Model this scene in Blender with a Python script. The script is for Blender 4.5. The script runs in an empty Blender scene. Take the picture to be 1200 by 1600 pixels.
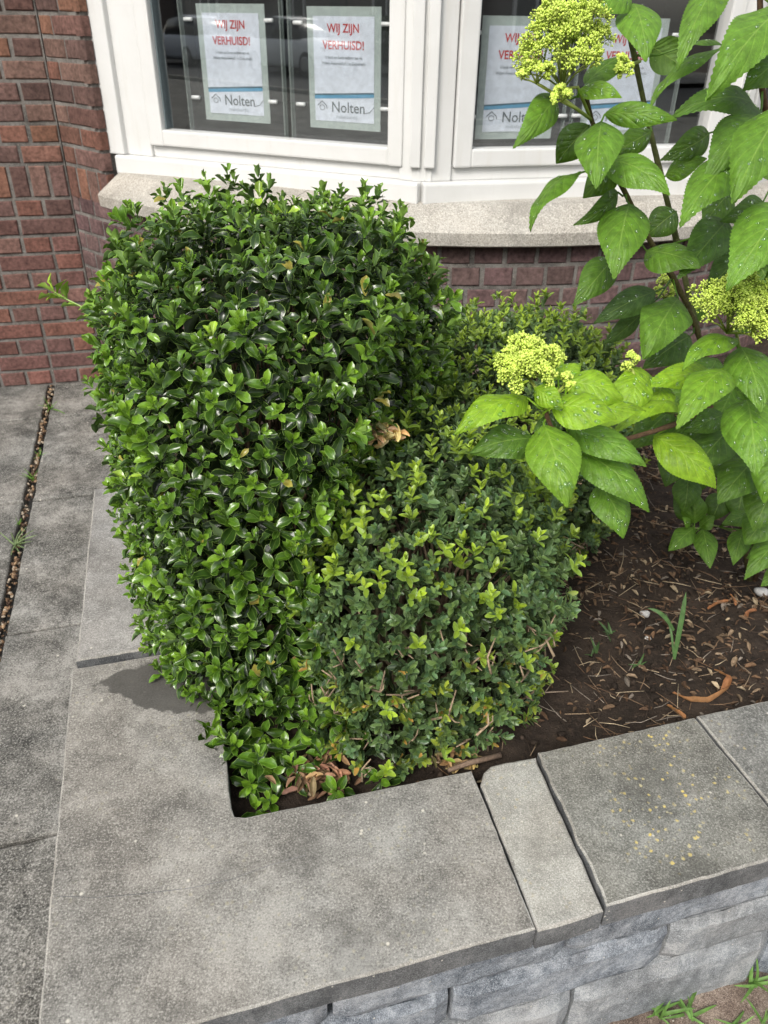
import bpy, bmesh, math, random
import numpy as np
from mathutils import Matrix, Vector

random.seed(7)
rng = np.random.default_rng(7)
scene = bpy.context.scene
col = scene.collection

# ------------------------------------------------------------------ camera
F_PX, PITCH, ROLL, CAM_H = 1222.0, math.radians(32.13), math.radians(-0.89), 1.377
_c, _s, _r, _q = math.cos(PITCH), math.sin(PITCH), math.cos(ROLL), math.sin(ROLL)
_x = np.array([1, 0, 0.]); _y = np.array([0, -_s, -_c]); _z = np.array([0, _c, -_s])
CAM = np.array([_r * _x + _q * _y, -_q * _x + _r * _y, _z])
CPOS = np.array([0, 0, CAM_H])
cam_data = bpy.data.cameras.new('camera')
cam_data.sensor_fit = 'VERTICAL'
cam_data.sensor_height = 36.0
cam_data.sensor_width = 27.0
cam_data.lens = 36.0 * F_PX / 1600.0
cam_data.clip_start = 0.02
cam_data.clip_end = 2000
cam_data.dof.use_dof = True
cam_data.dof.focus_distance = 1.12
cam_data.dof.aperture_fstop = 10.0
cam = bpy.data.objects.new('camera', cam_data)
col.objects.link(cam)
_m = Matrix.Identity(4)
for _i in range(3):
    _m[_i][0] = CAM[0][_i]; _m[_i][1] = -CAM[1][_i]; _m[_i][2] = -CAM[2][_i]; _m[_i][3] = CPOS[_i]
cam.matrix_world = _m
scene.camera = cam

# ------------------------------------------------------------------ sky, sun, exposure
SUN_EL, SUN_AZ = math.radians(44), math.radians(205)     # azimuth of the sun, clockwise from +Y
world = bpy.data.worlds.new('World')
scene.world = world
world.use_nodes = True
wn, wl = world.node_tree.nodes, world.node_tree.links
wn.clear()
sky = wn.new('ShaderNodeTexSky'); sky.sky_type = 'NISHITA'; sky.sun_disc = False
sky.sun_elevation = SUN_EL; sky.sun_rotation = SUN_AZ
sky.air_density = 1.6; sky.dust_density = 4.0; sky.ozone_density = 1.0
hsv = wn.new('ShaderNodeHueSaturation'); hsv.inputs['Saturation'].default_value = 0.35
bg = wn.new('ShaderNodeBackground'); bg.inputs['Strength'].default_value = 0.15
wo = wn.new('ShaderNodeOutputWorld')
wl.new(sky.outputs[0], hsv.inputs['Color']); wl.new(hsv.outputs[0], bg.inputs[0]); wl.new(bg.outputs[0], wo.inputs[0])
sun_d = bpy.data.lights.new('sun', 'SUN'); sun_d.energy = 1.5; sun_d.angle = math.radians(20); sun_d.color = (1, .965, .91)
sun = bpy.data.objects.new('sun', sun_d); col.objects.link(sun)
_sd = Vector((math.sin(SUN_AZ) * math.cos(SUN_EL), math.cos(SUN_AZ) * math.cos(SUN_EL), math.sin(SUN_EL)))
sun.rotation_euler = _sd.to_track_quat('Z', 'Y').to_euler()
sun.location = (0, -5, 12)
vs = scene.view_settings
vs.view_transform = 'Standard'; vs.look = 'None'; vs.gamma = 1; vs.use_curve_mapping = False
vs.exposure = 0.62
scene.cycles.max_bounces = 8
scene.cycles.transparent_max_bounces = 12
scene.cycles.caustics_reflective = False
scene.cycles.caustics_refractive = False

# ------------------------------------------------------------------ pixel helpers (photo pixel -> point in the place)
def ray(px, py):
    return CAM.T @ np.array([(px - 600) / F_PX, (py - 800) / F_PX, 1.0])
def at_z(px, py, z):
    d = ray(px, py); return CPOS + d * ((z - CAM_H) / d[2])
def at_depth(px, py, dep):
    return CPOS + ray(px, py) * dep
def on_plane(px, py, p, n):
    d = ray(px, py); n = np.array([n[0], n[1], 0.]); p = np.array([p[0], p[1], 0.])
    return CPOS + d * (np.dot(p - CPOS * [1, 1, 0], n) / np.dot(d, n))
def nrm(v):
    v = np.asarray(v, float); return v / (np.linalg.norm(v, axis=-1, keepdims=True) + 1e-12)

# planter frame: O outer front corner of the coping, E1 along the front, E2 along the left arm
PO = np.array([-.385, .411]); PA = math.radians(16)
E1 = np.array([math.cos(PA), math.sin(PA)]); E2 = np.array([-math.sin(PA), math.cos(PA)])
ZC = 0.37          # top of coping
def pl(a, b, z=None):
    p = PO + E1 * a + E2 * b
    return np.array([p[0], p[1], z]) if z is not None else p
def to_pl(p):
    d = np.asarray(p)[:2] - PO; return float(d @ E1), float(d @ E2)

# ------------------------------------------------------------------ materials
def mat_new(name):
    m = bpy.data.materials.new(name); m.use_nodes = True
    nt = m.node_tree; nt.nodes.clear()
    out = nt.nodes.new('ShaderNodeOutputMaterial')
    return m, nt, out
class NG:
    def __init__(s, nt): s.nt = nt
    def n(s, t, **k):
        x = s.nt.nodes.new(t)
        for a, b in k.items(): setattr(x, a, b)
        return x
    def l(s, a, b): s.nt.links.new(a, b)
    def val(s, sock, v):
        if hasattr(v, 'is_linked') or hasattr(v, 'links'): s.l(v, sock)
        else: sock.default_value = v
    def math(s, op, a, b=0.0, c=None, clamp=False):
        x = s.n('ShaderNodeMath', operation=op, use_clamp=clamp); s.val(x.inputs[0], a); s.val(x.inputs[1], b)
        if c is not None: s.val(x.inputs[2], c)
        return x.outputs[0]
    def mix(s, f, a, b, mode='MIX'):
        x = s.n('ShaderNodeMix', data_type='RGBA', blend_type=mode); s.val(x.inputs[0], f)
        for i, v in ((6, a), (7, b)):
            if isinstance(v, tuple): x.inputs[i].default_value = (*v[:3], 1)
            else: s.l(v, x.inputs[i])
        return x.outputs[2]
    def noise(s, vec, scale, detail=4, rough=.55, dist=0):
        x = s.n('ShaderNodeTexNoise'); x.inputs['Scale'].default_value = scale; x.inputs['Detail'].default_value = detail
        x.inputs['Roughness'].default_value = rough; x.inputs['Distortion'].default_value = dist
        if vec is not None: s.l(vec, x.inputs['Vector'])
        return x.outputs[0]
    def ramp(s, f, stops):
        x = s.n('ShaderNodeValToRGB'); s.l(f, x.inputs[0]); e = x.color_ramp.elements
        while len(e) < len(stops): e.new(.5)
        for i, (p, c) in enumerate(stops):
            e[i].position = p; e[i].color = (*c, 1) if isinstance(c, tuple) else (c, c, c, 1)
        return x.outputs[0]
    def bump(s, h, strength, dist, normal=None):
        x = s.n('ShaderNodeBump'); x.inputs['Strength'].default_value = strength; x.inputs['Distance'].default_value = dist
        s.l(h, x.inputs['Height'])
        if normal is not None: s.l(normal, x.inputs['Normal'])
        return x.outputs[0]
    def pos(s):
        return s.n('ShaderNodeNewGeometry').outputs['Position']
def bsdf(g, out, color, rough, normal=None, spec=.5, **k):
    b = g.n('ShaderNodeBsdfPrincipled')
    if isinstance(color, tuple): b.inputs['Base Color'].default_value = (*color, 1)
    else: g.l(color, b.inputs['Base Color'])
    g.val(b.inputs['Roughness'], rough)
    b.inputs['Specular IOR Level'].default_value = spec
    if normal is not None: g.l(normal, b.inputs['Normal'])
    for a, v in k.items(): b.inputs[a.replace('_', ' ')].default_value = v
    if out is not None: g.l(b.outputs[0], out.inputs[0])
    return b
def plain(name, color, rough=.5, spec=.5, **k):
    m, nt, out = mat_new(name); g = NG(nt)
    nz = g.noise(g.pos(), 60, 3)
    c = g.mix(.5, color, g.mix(1, color, g.ramp(nz, [(.3, .75), (.7, 1.15)]), 'MULTIPLY'))
    bsdf(g, out, c, rough, spec=spec, **k); return m
def concrete(name, base, light, dark, scale=1.0, lichen=0.0, dark_patch=None, bumpd=.0015, rough=.85, speck=.5, lcol=(.62, .45, .10), lcen=None):
    m, nt, out = mat_new(name); g = NG(nt); p = g.pos()
    fine = g.noise(p, 330 * scale, 4, .75)
    wsp = g.noise(p, 150 * scale, 4, .8)
    med = g.noise(p, 9 * scale, 10, .76, .3)
    big = g.noise(p, 3.2 * scale, 5, .6)
    mid = g.noise(p, 48 * scale, 8, .82, .4)
    mixv = g.math('ADD', g.math('ADD', g.math('MULTIPLY', med, .46), g.math('MULTIPLY', big, .26)), g.math('ADD', g.math('MULTIPLY', mid, .28), g.math('MULTIPLY', g.math('SUBTRACT', fine, .5), .30)))
    c = g.ramp(mixv, [(.41, dark), (.50, base), (.575, light)])
    c = g.mix(1, c, g.ramp(g.noise(p, 4.3 * scale, 3, .6), [(.35, (1.015, .995, .98)), (.5, (1, 1, 1)), (.65, (.98, 1.0, 1.02))]), 'MULTIPLY')
    c = g.mix(g.ramp(fine, [(.54, 0.0), (.64, speck)]), c, tuple(min(1, x * 1.6) for x in light))
    c = g.mix(g.ramp(fine, [(.34, speck), (.45, 0.0)]), c, tuple(x * .4 for x in dark))
    c = g.mix(g.ramp(wsp, [(.58, 0.0), (.67, speck)]), c, tuple(min(1, x * 1.45) for x in light))
    c = g.mix(g.ramp(wsp, [(.33, speck * .8), (.41, 0.0)]), c, tuple(x * .5 for x in dark))
    blot = g.noise(p, 8 * scale, 4, .55)
    c = g.mix(g.ramp(blot, [(.56, 0.0), (.70, .45)]), c, tuple(x * .5 for x in dark))
    v = g.n('ShaderNodeTexVoronoi'); v.inputs['Scale'].default_value = 38 * scale; g.l(p, v.inputs['Vector'])
    pit = g.ramp(v.outputs['Distance'], [(.05, 1.0), (.12, 0.0)])
    rare = g.ramp(g.noise(p, 20 * scale, 1), [(.56, 0.0), (.6, 1.0)])
    c = g.mix(g.math('MULTIPLY', pit, rare), c, (.55, .52, .45))
    if lichen:
        v2 = g.n('ShaderNodeTexVoronoi'); v2.inputs['Scale'].default_value = 85; g.l(p, v2.inputs['Vector'])
        v2.inputs['Randomness'].default_value = 1
        d = g.math('ADD', v2.outputs['Distance'], g.math('MULTIPLY', g.noise(p, 200, 4, .7), .75))
        sp = g.ramp(d, [(.50, 1.0), (.66, 0.0)])
        wsum = g.noise(p, 9, 3, .6)
        if lcen is not None:
            ds = g.n('ShaderNodeVectorMath', operation='DISTANCE'); g.l(p, ds.inputs[0]); ds.inputs[1].default_value = lcen
            wsum = g.math('ADD', wsum, g.math('SUBTRACT', .17, g.math('MULTIPLY', ds.outputs['Value'], 1.3)))
        where = g.ramp(wsum, [(.47, 0.0), (.62, 1.0)])
        c = g.mix(g.math('MULTIPLY', g.math('MULTIPLY', sp, where), lichen), c, g.mix(g.ramp(g.noise(p, 60, 2), [(.4, 0.0), (.6, 1.0)]), lcol, (.42, .38, .24)))
    if dark_patch is not None:
        cx, cy, r1, r2, ang = dark_patch       # dark patch mixed into the slab colour, with a shape of its own
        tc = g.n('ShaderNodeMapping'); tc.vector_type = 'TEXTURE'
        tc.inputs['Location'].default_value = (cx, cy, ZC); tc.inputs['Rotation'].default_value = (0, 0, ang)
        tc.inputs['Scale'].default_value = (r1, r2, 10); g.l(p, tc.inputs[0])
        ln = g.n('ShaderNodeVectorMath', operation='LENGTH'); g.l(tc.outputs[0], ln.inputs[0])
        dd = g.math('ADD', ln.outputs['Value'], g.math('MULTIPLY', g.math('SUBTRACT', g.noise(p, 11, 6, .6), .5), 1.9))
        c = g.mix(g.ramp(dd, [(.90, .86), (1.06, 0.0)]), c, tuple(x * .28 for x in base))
    h = g.math('ADD', g.math('MULTIPLY', fine, .6), g.math('MULTIPLY', med, .8))
    bsdf(g, out, c, rough, g.bump(h, .55, bumpd), .25)
    return m

def attr_col(g, name='tint'):
    return g.n('ShaderNodeAttribute', attribute_name=name).outputs['Color']
def leaf_mat(name, rough=.3, spec=.5, edge=None, edge_w=.82, rib=(.3, .45, .08), rib_w=.06, trans=.25, veins=0, bumpd=.0008, back=.75, coat=0.0, edge_f=.8):
    m, nt, out = mat_new(name); g = NG(nt)
    tint = attr_col(g)
    uv = g.n('ShaderNodeUVMap', uv_map='UVMap').outputs[0]
    sep = g.n('ShaderNodeSeparateXYZ'); g.l(uv, sep.inputs[0])
    au = g.math('ABSOLUTE', g.math('SUBTRACT', g.math('MULTIPLY', sep.outputs[0], 2.0), 1.0))
    p = g.pos()
    nz = g.noise(p, 90, 3)
    c = g.mix(1, tint, g.ramp(nz, [(.3, .72), (.7, 1.2)]), 'MULTIPLY')
    hgt = None
    if veins:
        t = g.math('SUBTRACT', g.math('MULTIPLY', sep.outputs[1], float(veins)), g.math('MULTIPLY', g.math('POWER', au, .8), veins * .34))
        fr = g.math('ABSOLUTE', g.math('SUBTRACT', g.math('FRACT', t), .5))
        line = g.ramp(fr, [(.0, 1.0), (.08, 0.0)])
        line = g.math('MULTIPLY', line, g.ramp(au, [(.55, 1.0), (.95, .15)]))
        cr = g.n('ShaderNodeTexVoronoi', feature='DISTANCE_TO_EDGE'); cr.inputs['Scale'].default_value = 210; g.l(p, cr.inputs['Vector'])
        cell = g.ramp(cr.outputs['Distance'], [(0.0, 0.0), (.18, 1.0)])
        c = g.mix(g.math('MULTIPLY', line, .42), c, g.mix(1, c, (2.2, 1.7, 2.2), 'MULTIPLY'))
        c = g.mix(g.math('MULTIPLY', g.math('SUBTRACT', 1.0, cell), .18), c, g.mix(1, c, (.6, .7, .6), 'MULTIPLY'))
        puff = g.math('POWER', fr, .5)
        hgt = g.math('ADD', g.math('MULTIPLY', puff, 1.2), g.math('MULTIPLY', cell, .25))
    else:
        hgt = nz
    ribm = g.ramp(au, [(0.0, 1.0), (rib_w, 0.0)])
    c = g.mix(g.math('MULTIPLY', ribm, .6), c, g.mix(.5, c, rib))
    if edge is not None:
        c = g.mix(g.math('MULTIPLY', g.ramp(au, [(edge_w, 0.0), (min(.999, edge_w + .09), 1.0)]), edge_f), c, edge)
    bf = g.n('ShaderNodeNewGeometry').outputs['Backfacing']
    c2 = g.mix(g.math('MULTIPLY', bf, back), c, g.mix(.35, c, (.22, .32, .14)))
    nm = g.bump(hgt, .5, bumpd)
    b = bsdf(g, None, c2, g.math('ADD', rough, g.math('MULTIPLY', bf, .25)), nm, spec)
    if coat: b.inputs['Coat Weight'].default_value = coat; b.inputs['Coat Roughness'].default_value = .12
    if trans:
        t = g.n('ShaderNodeBsdfTranslucent'); g.l(g.mix(1, c, (1.5, 1.45, .6), 'MULTIPLY'), t.inputs[0])
        mx = g.n('ShaderNodeMixShader'); mx.inputs[0].default_value = trans
        g.l(b.outputs[0], mx.inputs[1]); g.l(t.outputs[0], mx.inputs[2]); g.l(mx.outputs[0], out.inputs[0])
    else: g.l(b.outputs[0], out.inputs[0])
    return m
def tint_mat(name, rough=.8, nscale=120, spec=.25, bumpd=.0012, lo=.6, hi=1.3):
    m, nt, out = mat_new(name); g = NG(nt); p = g.pos()
    n1 = g.noise(p, nscale, 5, .65); n2 = g.noise(p, nscale * .2, 3)
    c = g.mix(1, attr_col(g), g.ramp(n1, [(.3, lo), (.7, hi)]), 'MULTIPLY')
    c = g.mix(1, c, g.ramp(n2, [(.3, .8), (.7, 1.15)]), 'MULTIPLY')
    bsdf(g, out, c, rough, g.bump(n1, .6, bumpd), spec); return m

M = {}
M['brick'] = tint_mat('brick', .88, 70, .2, .003, .52, 1.4)
M['mortar'] = concrete('mortar', (.15, .138, .125), (.22, .207, .19), (.07, .064, .058), 2.0, bumpd=.003)
M['sill'] = concrete('sill_stone', (.345, .325, .285), (.42, .395, .35), (.27, .253, .222), .75, bumpd=.0008, speck=.8)
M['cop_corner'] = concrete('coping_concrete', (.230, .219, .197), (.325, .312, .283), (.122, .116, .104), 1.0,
                           dark_patch=(-.375, 1.005, .115, .062, math.radians(0)), lichen=.25, lcol=(.5, .45, .25))
M['cop_left'] = concrete('coping_concrete_pale', (.25, .243, .228), (.36, .35, .33), (.16, .154, .142), 1.0)
M['cop_wedge'] = concrete('coping_concrete_light', (.32, .31, .275), (.42, .405, .365), (.23, .22, .195), 1.3, bumpd=.002, lichen=.2)
M['cop_lichen'] = concrete('coping_lichen', (.185, .182, .16), (.285, .278, .25), (.10, .097, .085), 1.0, lichen=1.0, lcol=(.62, .48, .13), lcen=tuple(at_z(1055, 1195, ZC)))
M['cop_grey'] = concrete('coping_grey', (.185, .183, .168), (.275, .27, .25), (.11, .108, .1), 1.0, lichen=.5)
M['cop_side'] = concrete('coping_side_grey', (.125, .128, .13), (.19, .19, .19), (.06, .062, .065), 1.6)  # slab sides, a darker grey than the tops
M['cop_edge'] = concrete('coping_worn_edge', (.30, .285, .255), (.4, .385, .35), (.2, .19, .17), 1.6)
M['block'] = concrete('wall_block', (.19, .21, .235), (.35, .37, .395), (.062, .074, .092), 1.7, bumpd=.003, speck=.45)
M['block_pale'] = concrete('wall_block_pale', (.25, .265, .275), (.40, .41, .415), (.13, .14, .15), 1.7, bumpd=.003, speck=.5)
M['slab'] = concrete('pavement_slab', (.156, .151, .136), (.30, .29, .265), (.044, .043, .039), .75, bumpd=.0022, speck=.6, lichen=.15, lcol=(.55, .53, .48))
M['joint_dirt'] = concrete('joint_dirt', (.05, .038, .03), (.12, .09, .07), (.02, .016, .012), 3.0, bumpd=.004)
M['asphalt'] = concrete('asphalt', (.05, .05, .05), (.08, .08, .08), (.03, .03, .03), .7)
M['soil_front'] = concrete('soil_front', (.17, .125, .1), (.32, .26, .21), (.07, .05, .04), 1.8, bumpd=.006, speck=.7)
def soil_material():
    m, nt, out = mat_new('bed_soil'); g = NG(nt); p = g.pos()
    a = g.noise(p, 14, 6, .7); b = g.noise(p, 90, 5, .75); d = g.noise(p, 420, 3, .7)
    c = g.mix(g.ramp(a, [(.35, 0.0), (.7, 1.0)]), (.018, .0135, .0105), (.066, .048, .036))
    c = g.mix(g.ramp(b, [(.5, 0.0), (.75, .8)]), c, (.085, .058, .04))
    c = g.mix(g.ramp(d, [(.62, 0.0), (.72, .7)]), c, (.2, .15, .11))
    bsdf(g, out, c, .9, g.bump(g.math('ADD', b, g.math('MULTIPLY', d, .5)), .9, .008), .2); return m
M['soil'] = soil_material()
def paint_material():
    m, nt, out = mat_new('white_paint'); g = NG(nt); p = g.pos()
    a = g.noise(p, 7, 5, .6); b = g.noise(p, 45, 4, .7); d = g.noise(p, 260, 2)
    c = g.mix(g.ramp(a, [(.4, 0.0), (.7, .5)]), (.62, .62, .608), (.54, .54, .52))
    c = g.mix(g.ramp(b, [(.68, 0.0), (.76, .55)]), c, (.45, .42, .36))
    mp = g.n('ShaderNodeMapping'); mp.inputs['Scale'].default_value = (30, 30, 3.2); g.l(p, mp.inputs[0])
    dr = g.noise(mp.outputs[0], 1.0, 4, .6)
    c = g.mix(g.ramp(dr, [(.56, 0.0), (.74, .35)]), c, (.52, .50, .45))
    c = g.mix(g.ramp(g.noise(p, 120, 4, .7), [(.69, 0.0), (.73, .6)]), c, (.30, .28, .24))
    h = g.math('ADD', g.math('MULTIPLY', b, .7), g.math('MULTIPLY', d, .15))
    bsdf(g, out, c, .42, g.bump(h, .25, .002), .45); return m
M['paint'] = paint_material()
def schlick(g, f0, k=1.0):
    ge = g.n('ShaderNodeNewGeometry'); dt = g.n('ShaderNodeVectorMath', operation='DOT_PRODUCT')
    g.l(ge.outputs['Incoming'], dt.inputs[0]); g.l(ge.outputs['Normal'], dt.inputs[1])
    c = g.math('SUBTRACT', 1.0, g.math('ABSOLUTE', dt.outputs['Value']), clamp=True)
    return g.math('MULTIPLY_ADD', g.math('POWER', c, 5.0), (1 - f0) * k, f0, clamp=True)
def glass_material():
    m, nt, out = mat_new('window_glass'); g = NG(nt)
    t = g.n('ShaderNodeBsdfTransparent'); t.inputs[0].default_value = (.97, .975, .98, 1)
    gl = g.n('ShaderNodeBsdfGlossy'); gl.inputs['Roughness'].default_value = .004; gl.inputs[0].default_value = (.95, .97, .96, 1)
    f2 = schlick(g, .19, .9)
    mx = g.n('ShaderNodeMixShader'); g.l(f2, mx.inputs[0]); g.l(t.outputs[0], mx.inputs[1]); g.l(gl.outputs[0], mx.inputs[2])
    g.l(mx.outputs[0], out.inputs[0]); return m
M['glass'] = glass_material()
def acrylic_material():
    m, nt, out = mat_new('clear_acrylic'); g = NG(nt)
    t = g.n('ShaderNodeBsdfTransparent'); t.inputs[0].default_value = (.97, .975, .98, 1)
    gl = g.n('ShaderNodeBsdfGlossy'); gl.inputs['Roughness'].default_value = .03
    d = g.n('ShaderNodeBsdfDiffuse'); d.inputs[0].default_value = (.52, .56, .56, 1)
    m1 = g.n('ShaderNodeMixShader'); m1.inputs[0].default_value = .03; g.l(t.outputs[0], m1.inputs[1]); g.l(d.outputs[0], m1.inputs[2])
    m2 = g.n('ShaderNodeMixShader'); m2.inputs[0].default_value = .05; g.l(m1.outputs[0], m2.inputs[1]); g.l(gl.outputs[0], m2.inputs[2])
    g.l(m2.outputs[0], out.inputs[0]); return m
M['acrylic'] = acrylic_material()
def rim_material():
    m, nt, out = mat_new('acrylic_rim'); g = NG(nt)
    t = g.n('ShaderNodeBsdfTransparent'); t.inputs[0].default_value = (.86, .9, .88, 1)
    d = g.n('ShaderNodeBsdfPrincipled'); d.inputs['Base Color'].default_value = (.5, .57, .53, 1); d.inputs['Roughness'].default_value = .2
    mx = g.n('ShaderNodeMixShader'); mx.inputs[0].default_value = .3; g.l(t.outputs[0], mx.inputs[1]); g.l(d.outputs[0], mx.inputs[2]); g.l(mx.outputs[0], out.inputs[0]); return m
M['acrylic_rim'] = rim_material()
M['acrylic_edge'] = plain('acrylic_edge', (.62, .68, .64), .2)
M['mint'] = plain('mint_panel', (.50, .58, .53), .35)
M['paper'] = plain('white_paper', (.86, .92, 1.0), .5)
M['red_ink'] = plain('red_ink', (.62, .035, .03), .5)
M['grey_ink'] = plain('grey_ink', (.12, .15, .16), .5)
M['pale_ink'] = plain('pale_ink', (.36, .42, .45), .5)
M['blue_ink'] = plain('blue_ink', (.10, .38, .60), .5)
M['dark_blue_ink'] = plain('dark_blue_ink', (.05, .13, .17), .5)
M['standoff'] = plain('standoff_plastic', (.78, .80, .78), .3)
M['room'] = plain('dark_room', (.05, .05, .052), .8)
M['euonymus'] = leaf_mat('euonymus_leaf', .24, .5, (.30, .46, .10), .87, trans=.10, bumpd=.001, coat=.10, edge_f=.6)
M['box'] = leaf_mat('box_leaf', .36, .45, (.30, .42, .20), .84, trans=.18, bumpd=.0006, edge_f=.55)
M['hydrangea'] = leaf_mat('hydrangea_leaf', .42, .4, None, .97, rib=(.45, .62, .16), rib_w=.045, trans=.30, veins=7, bumpd=.0022)
M['dry'] = leaf_mat('dry_leaf', .6, .25, None, rib=(.5, .35, .18), trans=.15, bumpd=.002, back=.2)
M['grass'] = leaf_mat('weed_leaf', .5, .3, None, rib=(.3, .45, .1), trans=.25)
M['bark'] = tint_mat('bark', .8, 220, .2, .0015)
M['bud'] = tint_mat('flower_bud', .45, 300, .35, .0004, .85, 1.15)
M['litter'] = tint_mat('plant_litter', .85, 260, .15, .001)
M['stone'] = concrete('pebble', (.5, .49, .47), (.62, .61, .6), (.36, .35, .34), 3.0)
def water_material():
    m, nt, out = mat_new('water_drop'); g = NG(nt)
    t = g.n('ShaderNodeBsdfTransparent'); t.inputs[0].default_value = (.95, 1, .9, 1)
    gl = g.n('ShaderNodeBsdfGlossy'); gl.inputs['Roughness'].default_value = .03
    mx = g.n('ShaderNodeMixShader'); g.l(schlick(g, .055), mx.inputs[0]); g.l(t.outputs[0], mx.inputs[1]); g.l(gl.outputs[0], mx.inputs[2])
    g.l(mx.outputs[0], out.inputs[0]); return m
M['water'] = water_material()

# ------------------------------------------------------------------ mesh building
class MB:
    """collects pieces with uv and tint, then links them as ONE mesh object"""
    def __init__(s):
        s.v = []; s.f3 = []; s.f4 = []; s.fn = []; s.uv = []; s.t = []; s.n = 0
    def add(s, verts, faces, tint=(1, 1, 1), uv=None, mi=0):
        verts = np.asarray(verts, float); k = len(verts)
        s.v.append(verts)
        s.uv.append(np.asarray(uv, float) if uv is not None else np.zeros((k, 2)))
        tt = np.asarray(tint, float); s.t.append(np.broadcast_to(tt, (k, 3)) if tt.ndim == 1 else tt)
        for fc in faces: s.fn.append(([i + s.n for i in fc], mi))
        s.n += k
    def add_inst(s, tv, tf, tuv, R, T, S, tint, mi=0):
        """template verts (n,3), quads (m,4); R (k,3,3) columns = axes, T (k,3), S (k,) or (k,3), tint (k,3)"""
        k, n = len(T), len(tv)
        S = np.asarray(S, float); S = S[:, None, None] if S.ndim == 1 else S[:, None, :]
        V = np.einsum('kij,knj->kni', R, tv[None] * S) + T[:, None, :]
        s.v.append(V.reshape(-1, 3)); s.uv.append(np.tile(tuv, (k, 1)))
        s.t.append(np.repeat(tint, n, 0))
        Fq = (np.asarray(tf)[None] + (np.arange(k) * n)[:, None, None] + s.n).reshape(-1, np.asarray(tf).shape[1])
        (s.f4 if Fq.shape[1] == 4 else s.f3).append((Fq, mi)); s.n += k * n
    def box(s, c, h, ax=None, tint=(1, 1, 1), mi=0, bev=0.0):
        c = np.asarray(c, float); h = np.asarray(h, float); ax = np.eye(3) if ax is None else np.asarray(ax, float)
        if bev <= 0:
            sg = np.array([[a, b, d] for d in (-1, 1) for b in (-1, 1) for a in (-1, 1)], float)
            s.add(c + (sg * h) @ ax, [(0, 2, 3, 1), (4, 5, 7, 6), (0, 1, 5, 4), (2, 6, 7, 3), (0, 4, 6, 2), (1, 3, 7, 5)], tint, None, mi); return
        bm = bmesh.new(); bmesh.ops.create_cube(bm, size=2)
        for v in bm.verts: v.co = Vector((v.co.x * h[0], v.co.y * h[1], v.co.z * h[2]))
        bmesh.ops.bevel(bm, geom=bm.edges[:], offset=bev, segments=2, affect='EDGES', profile=.6)
        bm.verts.index_update()
        s.add(c + np.array([v.co[:] for v in bm.verts]) @ ax, [[v.index for v in f.verts] for f in bm.faces], tint, None, mi); bm.free()
    def tube(s, pts, rad, seg=7, tint=(1, 1, 1), mi=0, cap=True):
        pts = np.asarray(pts, float); n = len(pts); rad = np.broadcast_to(np.asarray(rad, float), (n,))
        tg = nrm(np.gradient(pts, axis=0)); up = np.array([0.3, .2, 1.]); vs_ = []
        u = nrm(np.cross(tg[0], up))
        for i in range(n):
            u = nrm(u - tg[i] * (u @ tg[i])); w = np.cross(tg[i], u)
            a = np.arange(seg) * 2 * math.pi / seg
            vs_.append(pts[i] + rad[i] * (np.cos(a)[:, None] * u + np.sin(a)[:, None] * w))
        V = np.concatenate(vs_); fs = []
        for i in range(n - 1):
            for j in range(seg):
                a, b = i * seg + j, i * seg + (j + 1) % seg; fs.append((a, b, b + seg, a + seg))
        if cap: fs.append(tuple(range(seg - 1, -1, -1))); fs.append(tuple((n - 1) * seg + j for j in range(seg)))
        s.add(V, fs, tint, None, mi)
    def build(s, name, mats, parent=None, smooth=False, loc=None):
        V = np.concatenate(s.v) if s.v else np.zeros((0, 3)); UV = np.concatenate(s.uv); Tn = np.concatenate(s.t)
        starts, tot, idx, mi = [], [], [], []
        loops = []; mis = []; sizes = []
        for Fq, m_ in s.f4 + s.f3:
            loops.append(Fq.ravel()); sizes.append(np.full(len(Fq), Fq.shape[1])); mis.append(np.full(len(Fq), m_))
        if s.fn:
            loops.append(np.array([i for f, _ in s.fn for i in f])); sizes.append(np.array([len(f) for f, _ in s.fn])); mis.append(np.array([m_ for _, m_ in s.fn]))
        loops = np.concatenate(loops).astype(np.int32); sizes = np.concatenate(sizes).astype(np.int32); mis = np.concatenate(mis).astype(np.int32)
        org = np.zeros(3)
        if loc is not None: org = np.asarray(loc, float)
        me = bpy.data.meshes.new(name)
        me.vertices.add(len(V)); me.vertices.foreach_set('co', (V - org).astype(np.float32).ravel())
        me.loops.add(len(loops)); me.loops.foreach_set('vertex_index', loops)
        me.polygons.add(len(sizes)); st = np.concatenate([[0], np.cumsum(sizes)[:-1]]).astype(np.int32)
        me.polygons.foreach_set('loop_start', st)
        me.polygons.foreach_set('material_index', mis)
        me.polygons.foreach_set('use_smooth', np.full(len(sizes), bool(smooth)))
        uvl = me.uv_layers.new(name='UVMap'); uvl.data.foreach_set('uv', UV[loops].astype(np.float32).ravel())
        ca = me.color_attributes.new('tint', 'FLOAT_COLOR', 'POINT')
        ca.data.foreach_set('color', np.c_[Tn, np.ones(len(Tn))].astype(np.float32).ravel())
        me.update(calc_edges=True); me.validate()
        for m_ in (mats if isinstance(mats, (list, tuple)) else [mats]): me.materials.append(m_)
        ob = bpy.data.objects.new(name, me); col.objects.link(ob)
        if loc is not None: ob.location = loc
        if parent is not None:
            ob.parent = parent
            base = np.array(parent_world(parent))
            ob.location = (np.array(ob.location) - base)
        return ob
def parent_world(p):
    v = np.array(p.location)
    while p.parent is not None:
        p = p.parent; v = v + np.array(p.location)
    return v
def tag(o, label=None, cat=None, group=None, kind=None):
    if label: o['label'] = label
    if cat: o['category'] = cat
    if group: o['group'] = group
    if kind: o['kind'] = kind
    return o
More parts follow.
